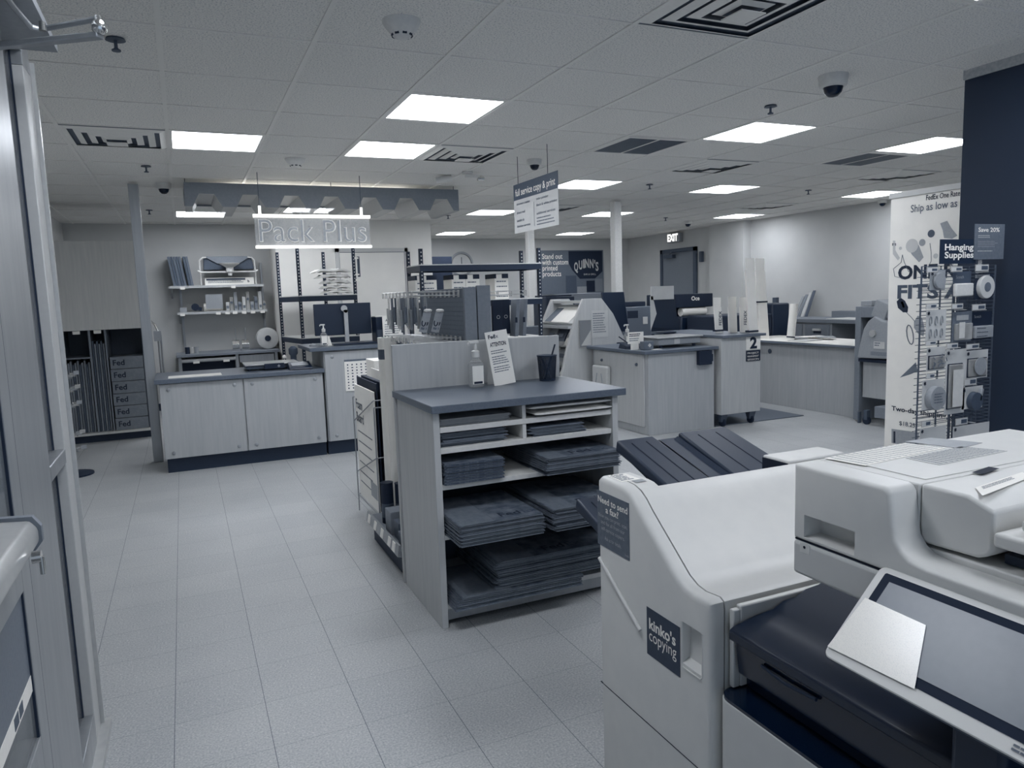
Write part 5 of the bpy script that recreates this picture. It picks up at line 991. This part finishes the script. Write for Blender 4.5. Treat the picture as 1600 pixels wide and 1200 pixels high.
def bdisc(px, py, r, mat, nm='printed_ball'):
    c = XP(px, py, XB-.001); return MB().cyl(c, c+Vector((-.0008, 0, 0)), r, n=20).build(nm, mat, t)
for px, py, r, m_ in ((1425, 384, .05, m_paper2), (1441, 379, .025, m_greyp), (1455, 365, .027, m_dgrey), (1407, 388, .012, m_paper2), (1462, 400, .018, m_paper2)): bdisc(px, py, r, m_)
bshape([(1417, 385), (1425, 398), (1436, 410), (1443, 402), (1436, 384), (1431, 376)], m_greyp, 'printed_bone'); bshape([(1469, 349), (1480, 345), (1487, 357), (1496, 368), (1488, 373), (1475, 372), (1473, 360)], m_greyp, 'printed_bone')
bshape([(1395, 376), (1399, 376), (1399, 391), (1406, 403), (1403, 407), (1395, 397)], m_paper2, 'printed_sock'); bshape([(1394, 380), (1400, 380), (1400, 384), (1394, 384)], m_ink, 'sock_stripe')
bshape([(1401, 471), (1407, 465), (1414, 470), (1419, 480), (1418, 488), (1411, 488), (1403, 481)], m_ink, 'printed_football'); bshape([(1407, 472), (1411, 471), (1414, 480), (1411, 481)], m_paper, 'football_laces')
bshape([(1428, 503), (1434, 493), (1441, 497), (1445, 515), (1443, 526), (1434, 521), (1428, 512)], m_greyp, 'printed_racket'); bshape([(1406, 590), (1431, 566), (1434, 580), (1422, 585)], m_ink2, 'printed_blade')
bshape([(1393, 670), (1436, 676), (1434, 700), (1393, 692)], m_greyp, 'photo_strip'); bshape([(1396, 674), (1399, 674), (1399, 692), (1396, 692)], m_ink, 'strip_mark')
loop = [XP(x, y, XB-.001) for x, y in ((1416, 488), (1424, 496), (1430, 503))]; MB().tube(loop, .002, 4).tube([XP(x, y, XB-.001) for x, y in ((1411, 435), (1398, 432), (1396, 420), (1408, 410), (1410, 398), (1413, 410), (1420, 425))], .002, 4).tube([XP(x, y, XB-.001) for x, y in ((1453, 380), (1455, 395), (1455, 408), (1450, 418))], .002, 4).tube([XP(1418+9*math.cos(a)*.6+4, 523+14*math.sin(a)+6*math.cos(a), XB-.001) for a in [i*PI/6 for i in range(13)]], .004, 4).build('printed_cord', m_ink2, t)
YR = 2.5
r = thing('wire_merchandise_rack', 'black wire grid rack hung with packing supplies beside the navy wall', 'display rack', (3.6, YR, 0))
rx0, rx1 = YP(1438, 500, YR).x, YP(1552, 500, YR).x; rz1 = YP(1500, 415, YR).z
w_ = MB(); n = 0; z = rz1
while z > .62:
    w_.box(rx0, YR, z-.0015, rx1, YR+.003, z+.0015).box(rx1, YR, z-.0015, rx1+.003, YR+.22, z+.0015); z -= .0185
for k in range(5): x = rx0+(rx1-rx0)*k/4; w_.box(x-.0022, YR-.002, .05, x+.0022, YR+.005, rz1)
for y in (YR+.07, YR+.14, YR+.22): w_.box(rx1, y, .05, rx1+.004, y+.004, rz1)
w_.box(rx1-.01, YR+.215, .05, rx1, YR+.225, rz1)
w_.build('wire_grid', m_dgrey, r); MB().box(rx0-.03, YR-.1, 0, rx1+.03, YR+.3, .05).build('base', m_black, r, bevel=.005)
zz = MB()
for k in range(26): zz.box(rx0+(rx1-rx0)*.42, YR+.20, .62+.036*k, rx1, YR+.203, .623+.036*k)
zz.build('rear_wires', m_dgrey, r)
s = thing('header_sign', 'navy sign lettered Hanging Supplies on top of the wire rack', 'sign', (3.5, YR, rz1)); b = BY(1469, 374, 1525, 412, YR-.01, .004); MB().box(*b).build('plate', m_navy, s)
bw, bh = b[3]-b[0], b[5]-b[2]; text(s, 'Hanging', (b[0]+bw*.12, YR-.0105, b[2]+bh*.56), X_, Z_, bh*.36, m_print, width=bw*.80, bold=.025); text(s, 'Supplies', (b[0]+bw*.12, YR-.0105, b[2]+bh*.24), X_, Z_, bh*.36, m_print, width=bw*.81, bold=.025); MB().box(b[0]+bw*.3, YR-.008, rz1-.02, b[0]+bw*.4, YR-.004, b[2]).build('clip', m_acry, s)
s = thing('discount_sign', 'grey sign offering Save 20 percent above the wire rack', 'sign', (3.7, YR, rz1)); b = BY(1523, 350, 1569, 405, YR-.016, .004); MB().box(*b).build('plate', m_ink2, s); bw, bh = b[3]-b[0], b[5]-b[2]
text(s, 'Save 20%', (b[0]+bw*.1, b[1]-.0005, b[2]+bh*.78), X_, Z_, bh*.17, m_print, width=bw*.72, bold=.02); lines(s, (b[0]+bw*.1, b[1]-.0005, b[2]+bh*.66), X_, Z_, bw*.55, 2, bh*.05, bh*.025, m_inkl); lines(s, (b[0]+bw*.1, b[1]-.0005, b[2]+bh*.5), X_, Z_, bw*.75, 4, bh*.05, bh*.015, m_greyp); lines(s, (b[0]+bw*.1, b[1]-.0005, b[2]+bh*.22), X_, Z_, bw*.5, 1, bh*.05, bh*.03, m_inkl); MB().box(b[0]+bw*.2, YR-.012, rz1-.03, b[0]+bw*.3, YR-.006, b[2]).build('clip', m_acry, s)
def pack(rect, card, lb, tagpx=None, star=True, yo=0):
    Y = YR-.045-yo; b = BY(*rect, Y, .002); t = thing('hanging_supply_pack', lb, 'pack', ((b[0]+b[3])/2, Y, b[2]), 'packs on the wire rack'); MB().box(*b).build('backing_card', card, t)
    zt = b[5]; xc = (b[0]+b[3])/2; h = MB().tube([(xc, YR, zt+.008), (xc, Y-.02, zt+.01)], .002, 6).build('peg_hook', m_alu2, r)
    if tagpx: q = BY(*tagpx, Y-.022, .002); MB().box(*q).build('price_clip', m_film, h); MB().box(q[0]+.004, q[1]-.0006, q[2]+.004, q[3]-.004, q[1]-.0001, q[5]-.004).build('price_label', m_paper2, h); MB().box(q[0]+(q[3]-q[0])*.45, q[1]-.0012, q[2]+.008, q[3]-.008, q[1]-.0007, q[5]-.008).build('price_print', m_dgrey, h)
    if star:
        c = Vector((b[0]+.016, Y-.0008, b[5]-.016)); m_ = MB()
        for a in range(3): m_.ob(c, (.02, .0008, .0045), ry=a*PI/3+.5)
        m_.build('star_print', m_ink, t)
    return t, b
t, b = pack((1453, 422, 1477, 453), m_greyp, 'round grey tape disc on a grey card, top left of the wire rack', (1448, 417, 1466, 426)); c = Vector(((b[0]+b[3])/2, b[1]-.004, b[2]+.045)); MB().lathe([(.001, -.014), (.036, -.014), (.038, -.01), (.038, 0)], c, 28, 'y').build('tape_disc', m_greyp, t, smooth=True)
t, b = pack((1489, 424, 1517, 463), m_dgrey, 'pale block of tabs under a dark header, top middle of the wire rack', (1486, 416, 1504, 425), False); MB().box(b[0]-.002, b[1]-.02, b[2], b[3]-.004, b[1], b[2]+(b[5]-b[2])*.52).build('blister_block', m_cream, t, bevel=.006); text(t, 'Scotch', (b[0]+.02, b[1]-.0005, b[5]-.035), X_, Z_, .022, m_inkl)
t, b = pack((1523, 428, 1551, 467), m_ink, 'white tape roll on a dark card, top right of the wire rack', (1524, 413, 1545, 424), False); c = Vector(((b[0]+b[3])/2, b[1], b[2]+.06)); MB().lathe([(.02, -.02), (.056, -.02), (.058, -.016), (.058, 0), (.02, 0)], c, 32, 'y').build('tape_roll', m_paper2, t, smooth=True); MB().lathe([(.006, -.022), (.024, -.022), (.024, -.01), (.006, -.01)], c, 24, 'y').build('core', m_ink2, t, smooth=True); MB().box(b[0], b[1]-.002, b[5]-.02, b[3]-.03, b[1]-.0005, b[5]-.003).build('header_band', m_greyp, t); text(t, 'Scotch', (b[0]+.012, b[1]-.003, b[5]-.017), X_, Z_, .018, m_ink)
t, b = pack((1447, 484, 1478, 532), m_paper2, 'card with six looped wire hooks, second row left of the wire rack', (1447, 474, 1464, 483)); bw = b[3]-b[0]
for i in range(3):
    for j in range(2):
        c = Vector((b[0]+bw*(.2+.28*i), b[1]-.003, b[2]+.035+.062*j)); MB().tube([c+Vector((.009*math.cos(a), 0, .022*math.sin(a))) for a in [k*PI/5-.6 for k in range(9)]], .003, 6).build('wire_loop', m_greyp, t, smooth=True)
t, b = pack((1488, 487, 1518, 534), m_ink2, 'grey carded pack with a pale pouch, second row middle of the wire rack', (1487, 474, 1505, 483), False); MB().box(b[0]+.01, b[1]-.016, b[2]+.01, b[3]-.01, b[1], b[2]+(b[5]-b[2])*.62).build('blister', m_film, t, bevel=.005); MB().ob(((b[0]+b[3])/2, b[1]-.001, b[5]-.03), (.09, .001, .025)).build('brand_oval', m_inkl, t); MB().box(b[0]+.03, b[1]-.018, b[2]+.02, b[0]+.07, b[1]-.016, b[2]+.1).build('pouch', m_cream, t)
t, b = pack((1519, 487, 1549, 530), m_ink, 'small lined pad under a dark header, second row right of the wire rack', (1519, 475, 1540, 485), False); MB().box(b[0]+.004, b[1]-.018, b[2]+.008, b[3]-.008, b[1], b[2]+(b[5]-b[2])*.5).build('lined_pad', m_greyp, t, bevel=.004); lines(t, (b[0]+.012, b[1]-.0185, b[2]+(b[5]-b[2])*.4), X_, Z_, .09, 3, .02, .003, m_ink); text(t, 'Scotch', (b[0]+.012, b[1]-.001, b[5]-.03), X_, Z_, .02, m_inkl)
def outlined(t, b, x0, z0, x1, z1, mat, nm):
    o = MB().box(x0-.004, b[1]-.003, z0-.004, x1+.004, b[1]-.0005, z1+.004).build('dark_outline', m_ink, t, bevel=.012, seg=3); MB().box(x0, b[1]-.012, z0, x1, b[1]-.001, z1).build(nm, mat, t, bevel=.009, seg=3)
t, b = pack((1448, 542, 1477, 579), m_paper2, 'white card with a clear window of clips, third row left of wire rack', (1446, 532, 1463, 540)); outlined(t, b, b[0]+.012, b[2]+.012, b[3]-.012, b[2]+(b[5]-b[2])*.62, m_film, 'blister')
q = MB()
for k in range(14): q.ob((b[0]+.02+random.random()*(b[3]-b[0]-.04), b[1]-.022, b[2]+.02+random.random()*.055), (.02, .002, .004), ry=random.random()*3)
q.build('clips', m_ink2, t)
t, b = pack((1477, 546, 1508, 646), m_paper2, 'long narrow white card with a tall clear blister, centre of the wire rack', (1479, 536, 1497, 545)); outlined(t, b, b[0]+.015, b[2]+.03, b[3]-.03, b[5]-.075, m_film, 'blister'); MB().box(b[0]+.03, b[1]-.022, b[2]+.04, b[3]-.045, b[1]-.02, b[5]-.1).build('packing_strip', m_cream, t)
t, b = pack((1509, 547, 1543, 591), m_paper2, 'white card with a square window on a coil, third row right', (1510, 537, 1530, 546)); outlined(t, b, b[0]+.012, b[2]+.012, b[3]-.014, b[2]+(b[5]-b[2])*.70, m_film, 'blister'); c = Vector(((b[0]+b[3])/2, b[1]-.022, b[2]+.065)); MB().lathe([(.02, 0), (.045, 0), (.045, .004), (.02, .004)], c, 28, 'y').build('coil', m_greyp, t)
t, b = pack((1441, 593, 1475, 639), m_paper2, 'big round pale disc with a printed note, lower left of wire rack', (1447, 583, 1461, 592)); c = Vector(((b[0]+b[3])/2-.004, b[1]-.002, b[2]+.058)); MB().lathe([(.001, -.03), (.057, -.03), (.06, -.026), (.06, 0)], c, 36, 'y').build('disc', m_greyp, t, smooth=True); lines(t, c+Vector((-.035, -.0335, .02)), X_, Z_, .07, 4, .014, .005, m_ink2)
t, b = pack((1503, 604, 1535, 638), m_cream, 'dark handled tape dispenser on a pale card, lower right of the wire rack', (1507, 591, 1526, 602)); c = Vector(((b[0]+b[3])/2, b[1]-.002, b[2]+.04)); MB().lathe([(.022, -.025), (.045, -.025), (.048, 0), (.022, 0)], c, 28, 'y').build('tape_ring', m_dgrey, t, smooth=True); MB().ob(c+Vector((.035, -.015, .03)), (.022, .02, .07), ry=.3).build('dispenser_handle', m_greyp, t, bevel=.006)
t, b = pack((1437, 667, 1478, 710), m_paper2, 'lowest visible white card at the left of the wire rack, above the copier', (1440, 657, 1455, 667)); t, b = pack((1489, 663, 1545, 700), m_paper2, 'lowest visible wide white card at the right of the wire rack, above the copier', (1493, 653, 1512, 664))
# ================================================================ FOREGROUND COPIER
cp = thing('copier', 'huge white multifunction copier with a finisher, black trays and tilted touch screen, in the foreground', 'copier', (1.4, 1.0, 0))
XF = 1.035
pf = [(1.27, 0), (1.27, .74), (1.272, .758), (1.285, .765), (1.335, .760), (1.365, .765), (1.395, .779), (1.545, .898), (1.575, .925), (1.60, .941), (1.63, .950), (1.66, .952), (1.75, .952), (1.765, .94), (1.765, 0)]
def inset(poly, d):
    n = len(poly); out = []
    ar = sum(poly[i][0]*poly[(i+1) % n][1]-poly[(i+1) % n][0]*poly[i][1] for i in range(n)); sg = 1 if ar > 0 else -1
    for i in range(n):
        a, b_, c = Vector(poly[i-1]), Vector(poly[i]), Vector(poly[(i+1) % n]); e1 = (b_-a).normalized(); e2 = (c-b_).normalized()
        n1 = Vector((-e1.y, e1.x))*sg; n2 = Vector((-e2.y, e2.x))*sg; m = (n1+n2); m = m/max(.3, m.length_squared/2); out.append(tuple(b_+m*d))
    return out
def loft(poly, rings):
    n = len(poly); vs = []; fs = []
    for x, d in rings: vs += [(x, y, z) for y, z in (inset(poly, d) if d else poly)]
    for k in range(len(rings)-1): fs += [(k*n+i, k*n+(i+1) % n, (k+1)*n+(i+1) % n, (k+1)*n+i) for i in range(n)]
    fs += [tuple(range(n)), tuple(range((len(rings)-1)*n, len(rings)*n))]; return MB().add(vs, fs)
def boolean(o, cut):
    md = o.modifiers.new('b', 'BOOLEAN'); md.object = cut; md.operation = 'DIFFERENCE'; md.solver = 'EXACT'
    bpy.context.view_layer.update(); dg = bpy.context.evaluated_depsgraph_get(); me = bpy.data.meshes.new_from_object(o.evaluated_get(dg))
    o.modifiers.clear(); o.data = me; bpy.data.objects.remove(cut)
    for p_ in me.polygons: p_.use_smooth = True
    me.set_sharp_from_angle(angle=math.radians(35))
fc = loft(pf, [(XF, .016), (XF+.0025, .008), (XF+.007, .003), (XF+.014, 0), (1.0715, 0)]).build('front_cover', m_white, cp)
cut = MB().hexa([(XF-.01, 1.303, .566), (XF+.018, 1.306, .585), (XF+.018, 1.372, .585), (XF-.01, 1.376, .566), (XF-.01, 1.303, .678), (XF+.026, 1.306, .676), (XF+.026, 1.372, .676), (XF-.01, 1.376, .678)]).build('cut', m_white)
boolean(fc, cut)
loft(pf, [(1.0712, .004), (1.0755, .004)]).build('cover_seam', m_slot, cp)
MB().prism([(1.601, 0), (1.601, .941)]+[q for q in pf if q[0] > 1.61], 'x', 1.0757, 1.135).build('finisher_shoulder', m_white, cp)
b2 = [(y, z) for y, z in pf if y < 1.61]+[(1.608, .944), (1.612, .93), (1.612, 0)]
MB().prism(b2, 'x', 1.0757, 1.83).build('finisher_body', m_white, cp, smooth=True)
MB().box(1.60, 1.612, .82, 1.83, 1.72, .952).build('rear_bridge', m_white, cp, bevel=.006); MB().box(1.596, 1.614, .82, 1.5995, 1.716, .945).build('bridge_gap', m_slot, cp)
MB().box(XF-.001, 1.30, .3325, XF+.002, 1.764, .3345).box(XF-.001, 1.27, .310, XF+.03, 1.2705, .312).build('lower_seam', m_slot, cp)
MB().cyl((XF-.004, 1.752, .715), (XF-.004, 1.549, .582), .0055, n=14).build('edge_ridge', m_white, cp, smooth=True)
MB().tube([(XF+.0005, 1.3785, .676), (XF+.0005, 1.3785, .570), (XF-.001, 1.372, .5635), (XF-.001, 1.307, .5635), (XF+.0005, 1.3005, .570), (XF+.0005, 1.3005, .676)], .002, 8).build('recess_rim', m_white, cp, smooth=True)
def sticker(nm, lb, y0, y1, z0, z1, mat, z0r=None):
    t = thing(nm, lb, 'sticker', (XF, (y0+y1)/2, z0)); MB().box(XF-.0012, y1, z0, XF-.0002, y0, z1).build('vinyl_sheet', mat, t); return t
t = sticker('copier_sticker', 'navy square sticker lettered kinkos copying on the finisher front', 1.523, 1.384, .530, .658, M('navy_vinyl', .20, .5)); D = (0, -1, 0); xs = XF-.0014
text(t, "kinko's", (xs, 1.512, .604), D, Z_, .040, m_print, width=.112, bold=.028, ext=.0003); text(t, 'copying', (xs, 1.512, .572), D, Z_, .044, m_print, width=.115, ext=.0003)
t = sticker('fax_sticker', 'slate sticker asking about sending a fax at the top of the finisher', 1.7635, 1.600, .754, .912, M('slate_vinyl', .38, .5))
text(t, 'Need to send', (xs, 1.758, .880), D, Z_, .026, m_print, width=.152, bold=.018, ext=.0003); text(t, 'a fax?', (xs, 1.717, .856), D, Z_, .026, m_print, width=.066, bold=.018, ext=.0003)
for i, (s_, w_) in enumerate((('Now you can print, scan,', .148), ('and fax all from our', .122), ('self-service copiers.', .12), ('Ask us for details.', .085))): text(t, s_, (xs, 1.682+w_/2, .838-.018*i-(.008 if i == 3 else 0)), D, Z_, .0155, m_inkl, width=w_, ext=.0003)
text(t, 'FedEx', (xs, 1.62, .762), D, Z_, .008, m_inkl, ext=.0003)
# warning label on the shoulder top
zt = .9524; q = MB(); 
t = thing('warning_label', 'small white safety pictogram label on top of the finisher corner', 'label', (1.09, 1.69, zt)); MB().box(1.055, 1.665, zt, 1.115, 1.74, zt+.0006).build('label_sheet', m_paper, t); lines(t, (1.06, 1.73, zt+.0008), X_, Y_, .045, 6, .011, .006, m_ink2, ext=.0002); MB().box(1.085, 1.64, zt, 1.118, 1.662, zt+.0006).build('second_label', m_greyp, t)
# sorter trays
def sorter(dx, dz, name, x0=1.36, x1=1.88, yq=2.22, low=False):
    P = lambda x, v, h=0: (x+dx, 1.77+(yq-1.77)*v, .80+dz+.132*v+h)
    a, b_, c, d = x0, x0+.185, x0+.27, x1
    base = MB().hexa([P(a, 0, -.05), P(d, 0, -.05), P(d, .97, -.05), P(a+.03, .97, -.05), P(a, 0, -.012), P(d, 0, -.012), P(d, .97, -.012), P(a+.03, .97, -.012)]).build(name, m_tray, cp, bevel=.012, seg=3)
    for u0, u1 in ((a, b_), (c, d)):
        MB().hexa([P(u0, 0, -.02), P(u1, 0, -.02), P(u1, 1, -.045), P(u0+.02, 1, -.045), P(u0+.004, 0, .0), P(u1+.004, 0, .0), P(u1-.01, .98, .0), P(u0+.02, .98, .0)]).build('tray_pad', m_tray, base, bevel=.008, seg=3)
        for f in (.33, .66):
            x = u0+(u1-u0)*f; MB().hexa([P(x, 0, 0), P(x+.004, 0, 0), P(x+.004, .9, 0), P(x, .9, 0), P(x, 0, .0012), P(x+.004, 0, .0012), P(x+.004, .9, .0012), P(x, .9, .0012)]).build('tray_groove', m_slot, base)
    sc = MB(); n = 8; vs = []
    for i in range(n+1):
        u = b_+(c-b_)*i/n; sag = -.018*math.sin(PI*i/n); vs += [P(u, 0, sag), P(u, .93, sag-.003)]
    sc.add(vs, [(2*i, 2*i+2, 2*i+3, 2*i+1) for i in range(n)]); sc.build('centre_scoop', m_tray, base, smooth=True)
sorter(0, .01, 'output_tray'); sorter(-.17, -.18, 'output_tray')
# engine body
def plan(x0, y1, r, n=6):
    return [(1.8, .15), (x0, .15)]+[(x0+r-r*math.cos(a), y1-r+r*math.sin(a)) for a in [i*PI/2/n for i in range(n+1)]]+[(1.8, y1)]
MB().prism(plan(1.04, 1.262, .04), 'z', .0, .5485).build('lower_body', m_white2, cp, smooth=True, bevel=.002)
MB().prism(plan(1.0425, 1.2595, .038), 'z', .5486, .556).build('tray_rim', m_gblack, cp, smooth=True)
MB().box(1.115, .15, .559, 1.80, 1.243, .688).build('inner_body', m_gblack, cp)
MB().prism([(1.062, .683), (1.062, .706), (1.075, .713), (1.14, .725), (1.19, .729), (1.22, .742), (1.26, .745), (1.29, .757), (1.33, .76), (1.36, .772), (1.42, .777), (1.8, .79), (1.8, .683)], 'y', .15, 1.243).build('upper_output_tray', M('black_tray_plastic', .07, .32), cp, bevel=.004)
MB().prism([(1.085, .60), (1.12, .60), (1.12, .683), (1.075, .683)], 'y', .15, 1.238).build('tray_front', m_gblack, cp, bevel=.004)
MB().tube([(1.073, 1.15, .662), (1.070, 1.08, .656), (1.072, 1.0, .662)], .004, 8).build('grip_edge', m_tray, cp, smooth=True)
MB().box(1.10, 1.246, .559, 1.8, 1.262, .752).box(1.08, 1.2475, .559, 1.10, 1.262, .745).build('side_wall', m_white, cp, bevel=.003)
for z in (.30, .18): MB().box(1.0385, .16, z, 1.0405, 1.22, z+.003).build('drawer_seam', m_slot, cp)
# scanner head
s0, s1 = 1.10, 1.095   # front plane, far end
ZB, ZS, ZT = .885, .958, 1.112
h = MB().box(s0, .15, ZB, 1.78, s1, ZS-.002).build('scanner_base', m_white2, cp, bevel=.008, seg=3)
MB().box(s0+.004, .15, ZS-.002, 1.776, s1-.003, ZS+.001).build('lid_seam', m_slot, cp)
hz0, hz1, hy0, hy1 = .972, 1.012, .947, 1.062
fa = [(s1, ZS+.001), (s1, ZT), (.888, ZT), (.878, 1.108), (.872, 1.10), (.866, 1.045), (.860, 1.022), (.848, 1.006), (.832, .996), (.80, .991), (.15, .988), (.15, ZS+.001)]
ff = loft(fa, [(s0, .008), (s0+.0015, .004), (s0+.005, .001), (s0+.010, 0), (1.166, 0)]).build('front_fascia', m_white, cp)
boolean(ff, MB().hexa([(s0-.01, hy0-.004, hz0-.006), (s0+.04, hy0, hz0), (s0+.04, hy1, hz0), (s0-.01, hy1+.004, hz0-.006), (s0-.01, hy0-.004, hz1+.002), (s0+.04, hy0, hz1), (s0+.04, hy1, hz1), (s0-.01, hy1+.004, hz1+.002)]).build('cut', m_white))
MB().box(1.167, .866, ZS+.001, 1.776, s1-.001, ZT).build('document_feeder', m_white, cp, bevel=.003)
MB().box(1.167, .15, ZS+.001, 1.776, .865, 1.002).build('platen_frame', m_white, cp, bevel=.003)
MB().prism([(.735, 1.03), (.742, 1.018), (.76, 1.010), (.8655, 1.006), (.8655, 1.1125), (.78, 1.1125), (.735, 1.095)], 'x', 1.168, 1.776).build('feeder_body', m_white, cp, bevel=.006, seg=3)
MB().box(1.20, .15, 1.0045, 1.776, .735, 1.02).build('platen_cover', m_tray, cp); MB().box(1.25, .15, 1.02, 1.776, .735, 1.04).build('feeder_recess_shade', m_ink, cp)  # ink-dark box fills the recess below the input tray in place of shade
MB().box(1.155, .15, 1.042, 1.776, .728, 1.066).build('input_tray', m_white, cp, bevel=.006, seg=3); MB().box(1.17, .15, 1.073, 1.776, .695, 1.094).build('paper_support', m_white, cp, bevel=.006, seg=3)
MB().box(1.20, .88, ZT+.0002, 1.70, 1.075, ZT+.0018).build('lid_inset', m_white, cp, bevel=.001); q = [ZP(x, y, ZT+.004) for x, y in ((1518, 738), (1545, 729), (1562, 732), (1536, 741))]; MB().quad(*[tuple(v) for v in q]).build('lid_slot', m_slot, cp)
MB().box(s0-.0005, s1-.02, .935, s0+.0, s1-.045, .955).build('hinge_notch', m_white, cp, bevel=.002); MB().cyl((s0-.001, s1-.032, .947), (s0, s1-.032, .947), .003).build('screw', m_slot, cp)
def top_label(nm, lb, pix, mat, n, ink):
    q = [ZP(x, y, ZT+.0022) for x, y in pix]; t = thing(nm, lb, 'label', q[0]); MB().slab([tuple(v) for v in q], (0, 0, .0005)).build('label_sheet', mat, t)
    if n:
        e = q[1]-q[0]; e.z = 0; L_ = e.length; e.normalize(); u = Vector((-e.y, e.x, 0)); D_ = abs((q[3]-q[0]).dot(u)); sgn = 1 if (q[3]-q[0]).dot(u) > 0 else -1
        for k in range(n):
            f = (k+.6)/n; a = q[0].lerp(q[3], f); b_ = q[1].lerp(q[2], f); mm = MB(); x = .04
            pos = []
            while x < .95: w = random.uniform(.015, .07); pos.append((x, min(.96, x+w))); x += w+.012
            hgt = (q[3]-q[0])*(.35/n)
            for s_, e_ in pos: p0_, p1_ = a.lerp(b_, s_), a.lerp(b_, e_); mm.quad(*[tuple(v+Vector((0, 0, .0009))) for v in (p0_, p1_, p1_+hgt, p0_+hgt)])
            mm.build('printed_lines', ink, t)
top_label('instruction_label', 'long white instruction label on the copier lid, nearer its left end', [(1288, 716), (1352, 728), (1478, 700), (1415, 692)][0:4], m_paper, 15, m_inkl)
top_label('instruction_label', 'second white instruction label on the copier lid, beside the long one', [(1415, 716), (1468, 727), (1574, 705), (1500, 698)], m_paper2, 13, m_ink2)
top_label('instruction_label', 'grey strip label at the rear edge of the copier lid', [(1414, 690), (1500, 701), (1535, 692), (1455, 684)], m_greyp, 0, m_ink2)
# sloped label by the feeder edge
q = [(1524, 762), (1535, 775), (1612, 745), (1597, 738)]; q = [ZP(x, y, ZT+.003) for x, y in q]
MB().slab([tuple(v) for v in q], (0, 0, .0006)).build('feeder_label', m_paper, cp)
lines(cp, q[0]+(q[3]-q[0])*.1+(q[1]-q[0])*.2+Z_*.0008, q[3]-q[0], q[0]-q[1], (q[3]-q[0]).length*.8, 3, .006, .003, m_ink2, ext=.0001)
MB().box(1.02, .2, .50, 1.12, .712, .684).build('screen_mount', m_dgrey, cp, bevel=.006)
MB().box(1.0, .60, .70, 1.14, .68, .86).build('screen_arm', m_tray, cp, bevel=.01)
# touch screen
BL, TL = XP(1280, 1020, .96), XP(1385, 885, 1.10); BL.y = TL.y = .885
vv = (TL-BL); Lv = vv.length; vv.normalize(); uu = Vector((0, -1, 0)); nn = uu.cross(vv).normalized()
nn = -nn if nn.z < 0 else nn
def SP(u, v, n=0): return tuple(BL+uu*u+vv*v+nn*n)
def plane_px(px, py, n=0):
    r_ = ray(px, py); o_ = BL+nn*n; return CAM+r_*((o_-CAM).dot(nn)/r_.dot(nn))
ts = thing('touch_screen', 'tilted touch screen in a white bezel with a pale dotted patch over its left end', 'touch screen', BL)
def rslab(m_, u0, v0, u1, v1, n0, n1): return m_.hexa([SP(u0, v0, n0), SP(u1, v0, n0), SP(u1, v1, n0), SP(u0, v1, n0), SP(u0, v0, n1), SP(u1, v0, n1), SP(u1, v1, n1), SP(u0, v1, n1)])
WU = .46
def rounded(u0, v0, u1, v1, r, n0, n1):
    pts = []
    for cx, cy, a0 in ((u1-r, v0+r, -90), (u1-r, v1-r, 0), (u0+r, v1-r, 90), (u0+r, v0+r, 180)):
        for k in range(6): a = math.radians(a0+18*k); pts.append((cx+r*math.cos(a), cy+r*math.sin(a)))
    n = len(pts); return MB().add([SP(u, v, n0) for u, v in pts]+[SP(u, v, n1) for u, v in pts], [tuple(range(n)), tuple(range(n, 2*n))]+[(i, (i+1) % n, n+(i+1) % n, n+i) for i in range(n)])
rounded(0, 0, WU, Lv, .014, -.016, -.004).build('rear_shell', m_dgrey, ts, bevel=.003); rounded(0, 0, WU, Lv, .014, -.004, 0).build('bezel', m_white, ts, bevel=.002)
rounded(.016, .024, WU-.02, Lv-.012, .004, .0002, .0012).build('screen_border', M('screen_border_black', .09, .6, spec=.2), ts)
MB().hexa([SP(.032, .040, .0013), SP(WU-.05, .040, .0013), SP(WU-.05, Lv-.026, .0013), SP(.032, Lv-.026, .0013), SP(.032, .040, .0018), SP(WU-.05, .040, .0018), SP(WU-.05, Lv-.026, .0018), SP(.032, Lv-.026, .0018)]).build('display_glass', M('screen_glass_grey', .47, .3, spec=.35, amt=.01), ts)
q = [plane_px(x, y, .003) for x, y in ((1352, 934), (1447, 977), (1429, 1077), (1293, 1010))]
f_ = MB().slab([tuple(v) for v in q], nn*.0006).build('dotted_patch', special('dotted_patch', lambda nt, N, L, b: (lambda tc, vo: (L.new(tc.outputs['Object'], vo.inputs[0]), vo.inputs.__getitem__('Scale').__setattr__('default_value', 650), L.new(mixc(N, L, mth(N, L, 'LESS_THAN', vo.outputs['Distance'], .26), tone(1), tone(.9)), b.inputs['Base Color']), b.inputs['Roughness'].__setattr__('default_value', .2)))(N.new('ShaderNodeTexCoord'), N.new('ShaderNodeTexVoronoi'))), ts)  # pale patch with a dot pattern over the left end of the screen
fl = MB(); ins = [q[i].lerp(sum(q, Vector())/4, .16) for i in range(4)]
for i in (0, 2, 3): fl.slab([tuple(v) for v in (ins[i], ins[(i+1) % 4], ins[(i+1) % 4]+(q[(i+1) % 4]-ins[(i+1) % 4])*.12, ins[i]+(q[i]-ins[i])*.12)], nn*.0004)
fl.build('patch_line', m_paper2, f_)
text(ts, 'Xerox' if False else 'AltaLink', (0, 0, 0), X_, Y_, .01, m_ink2) if False else None
lines(ts, plane_px(1583, 1165, .001), uu, vv, .03, 2, .006, .003, m_dgrey)
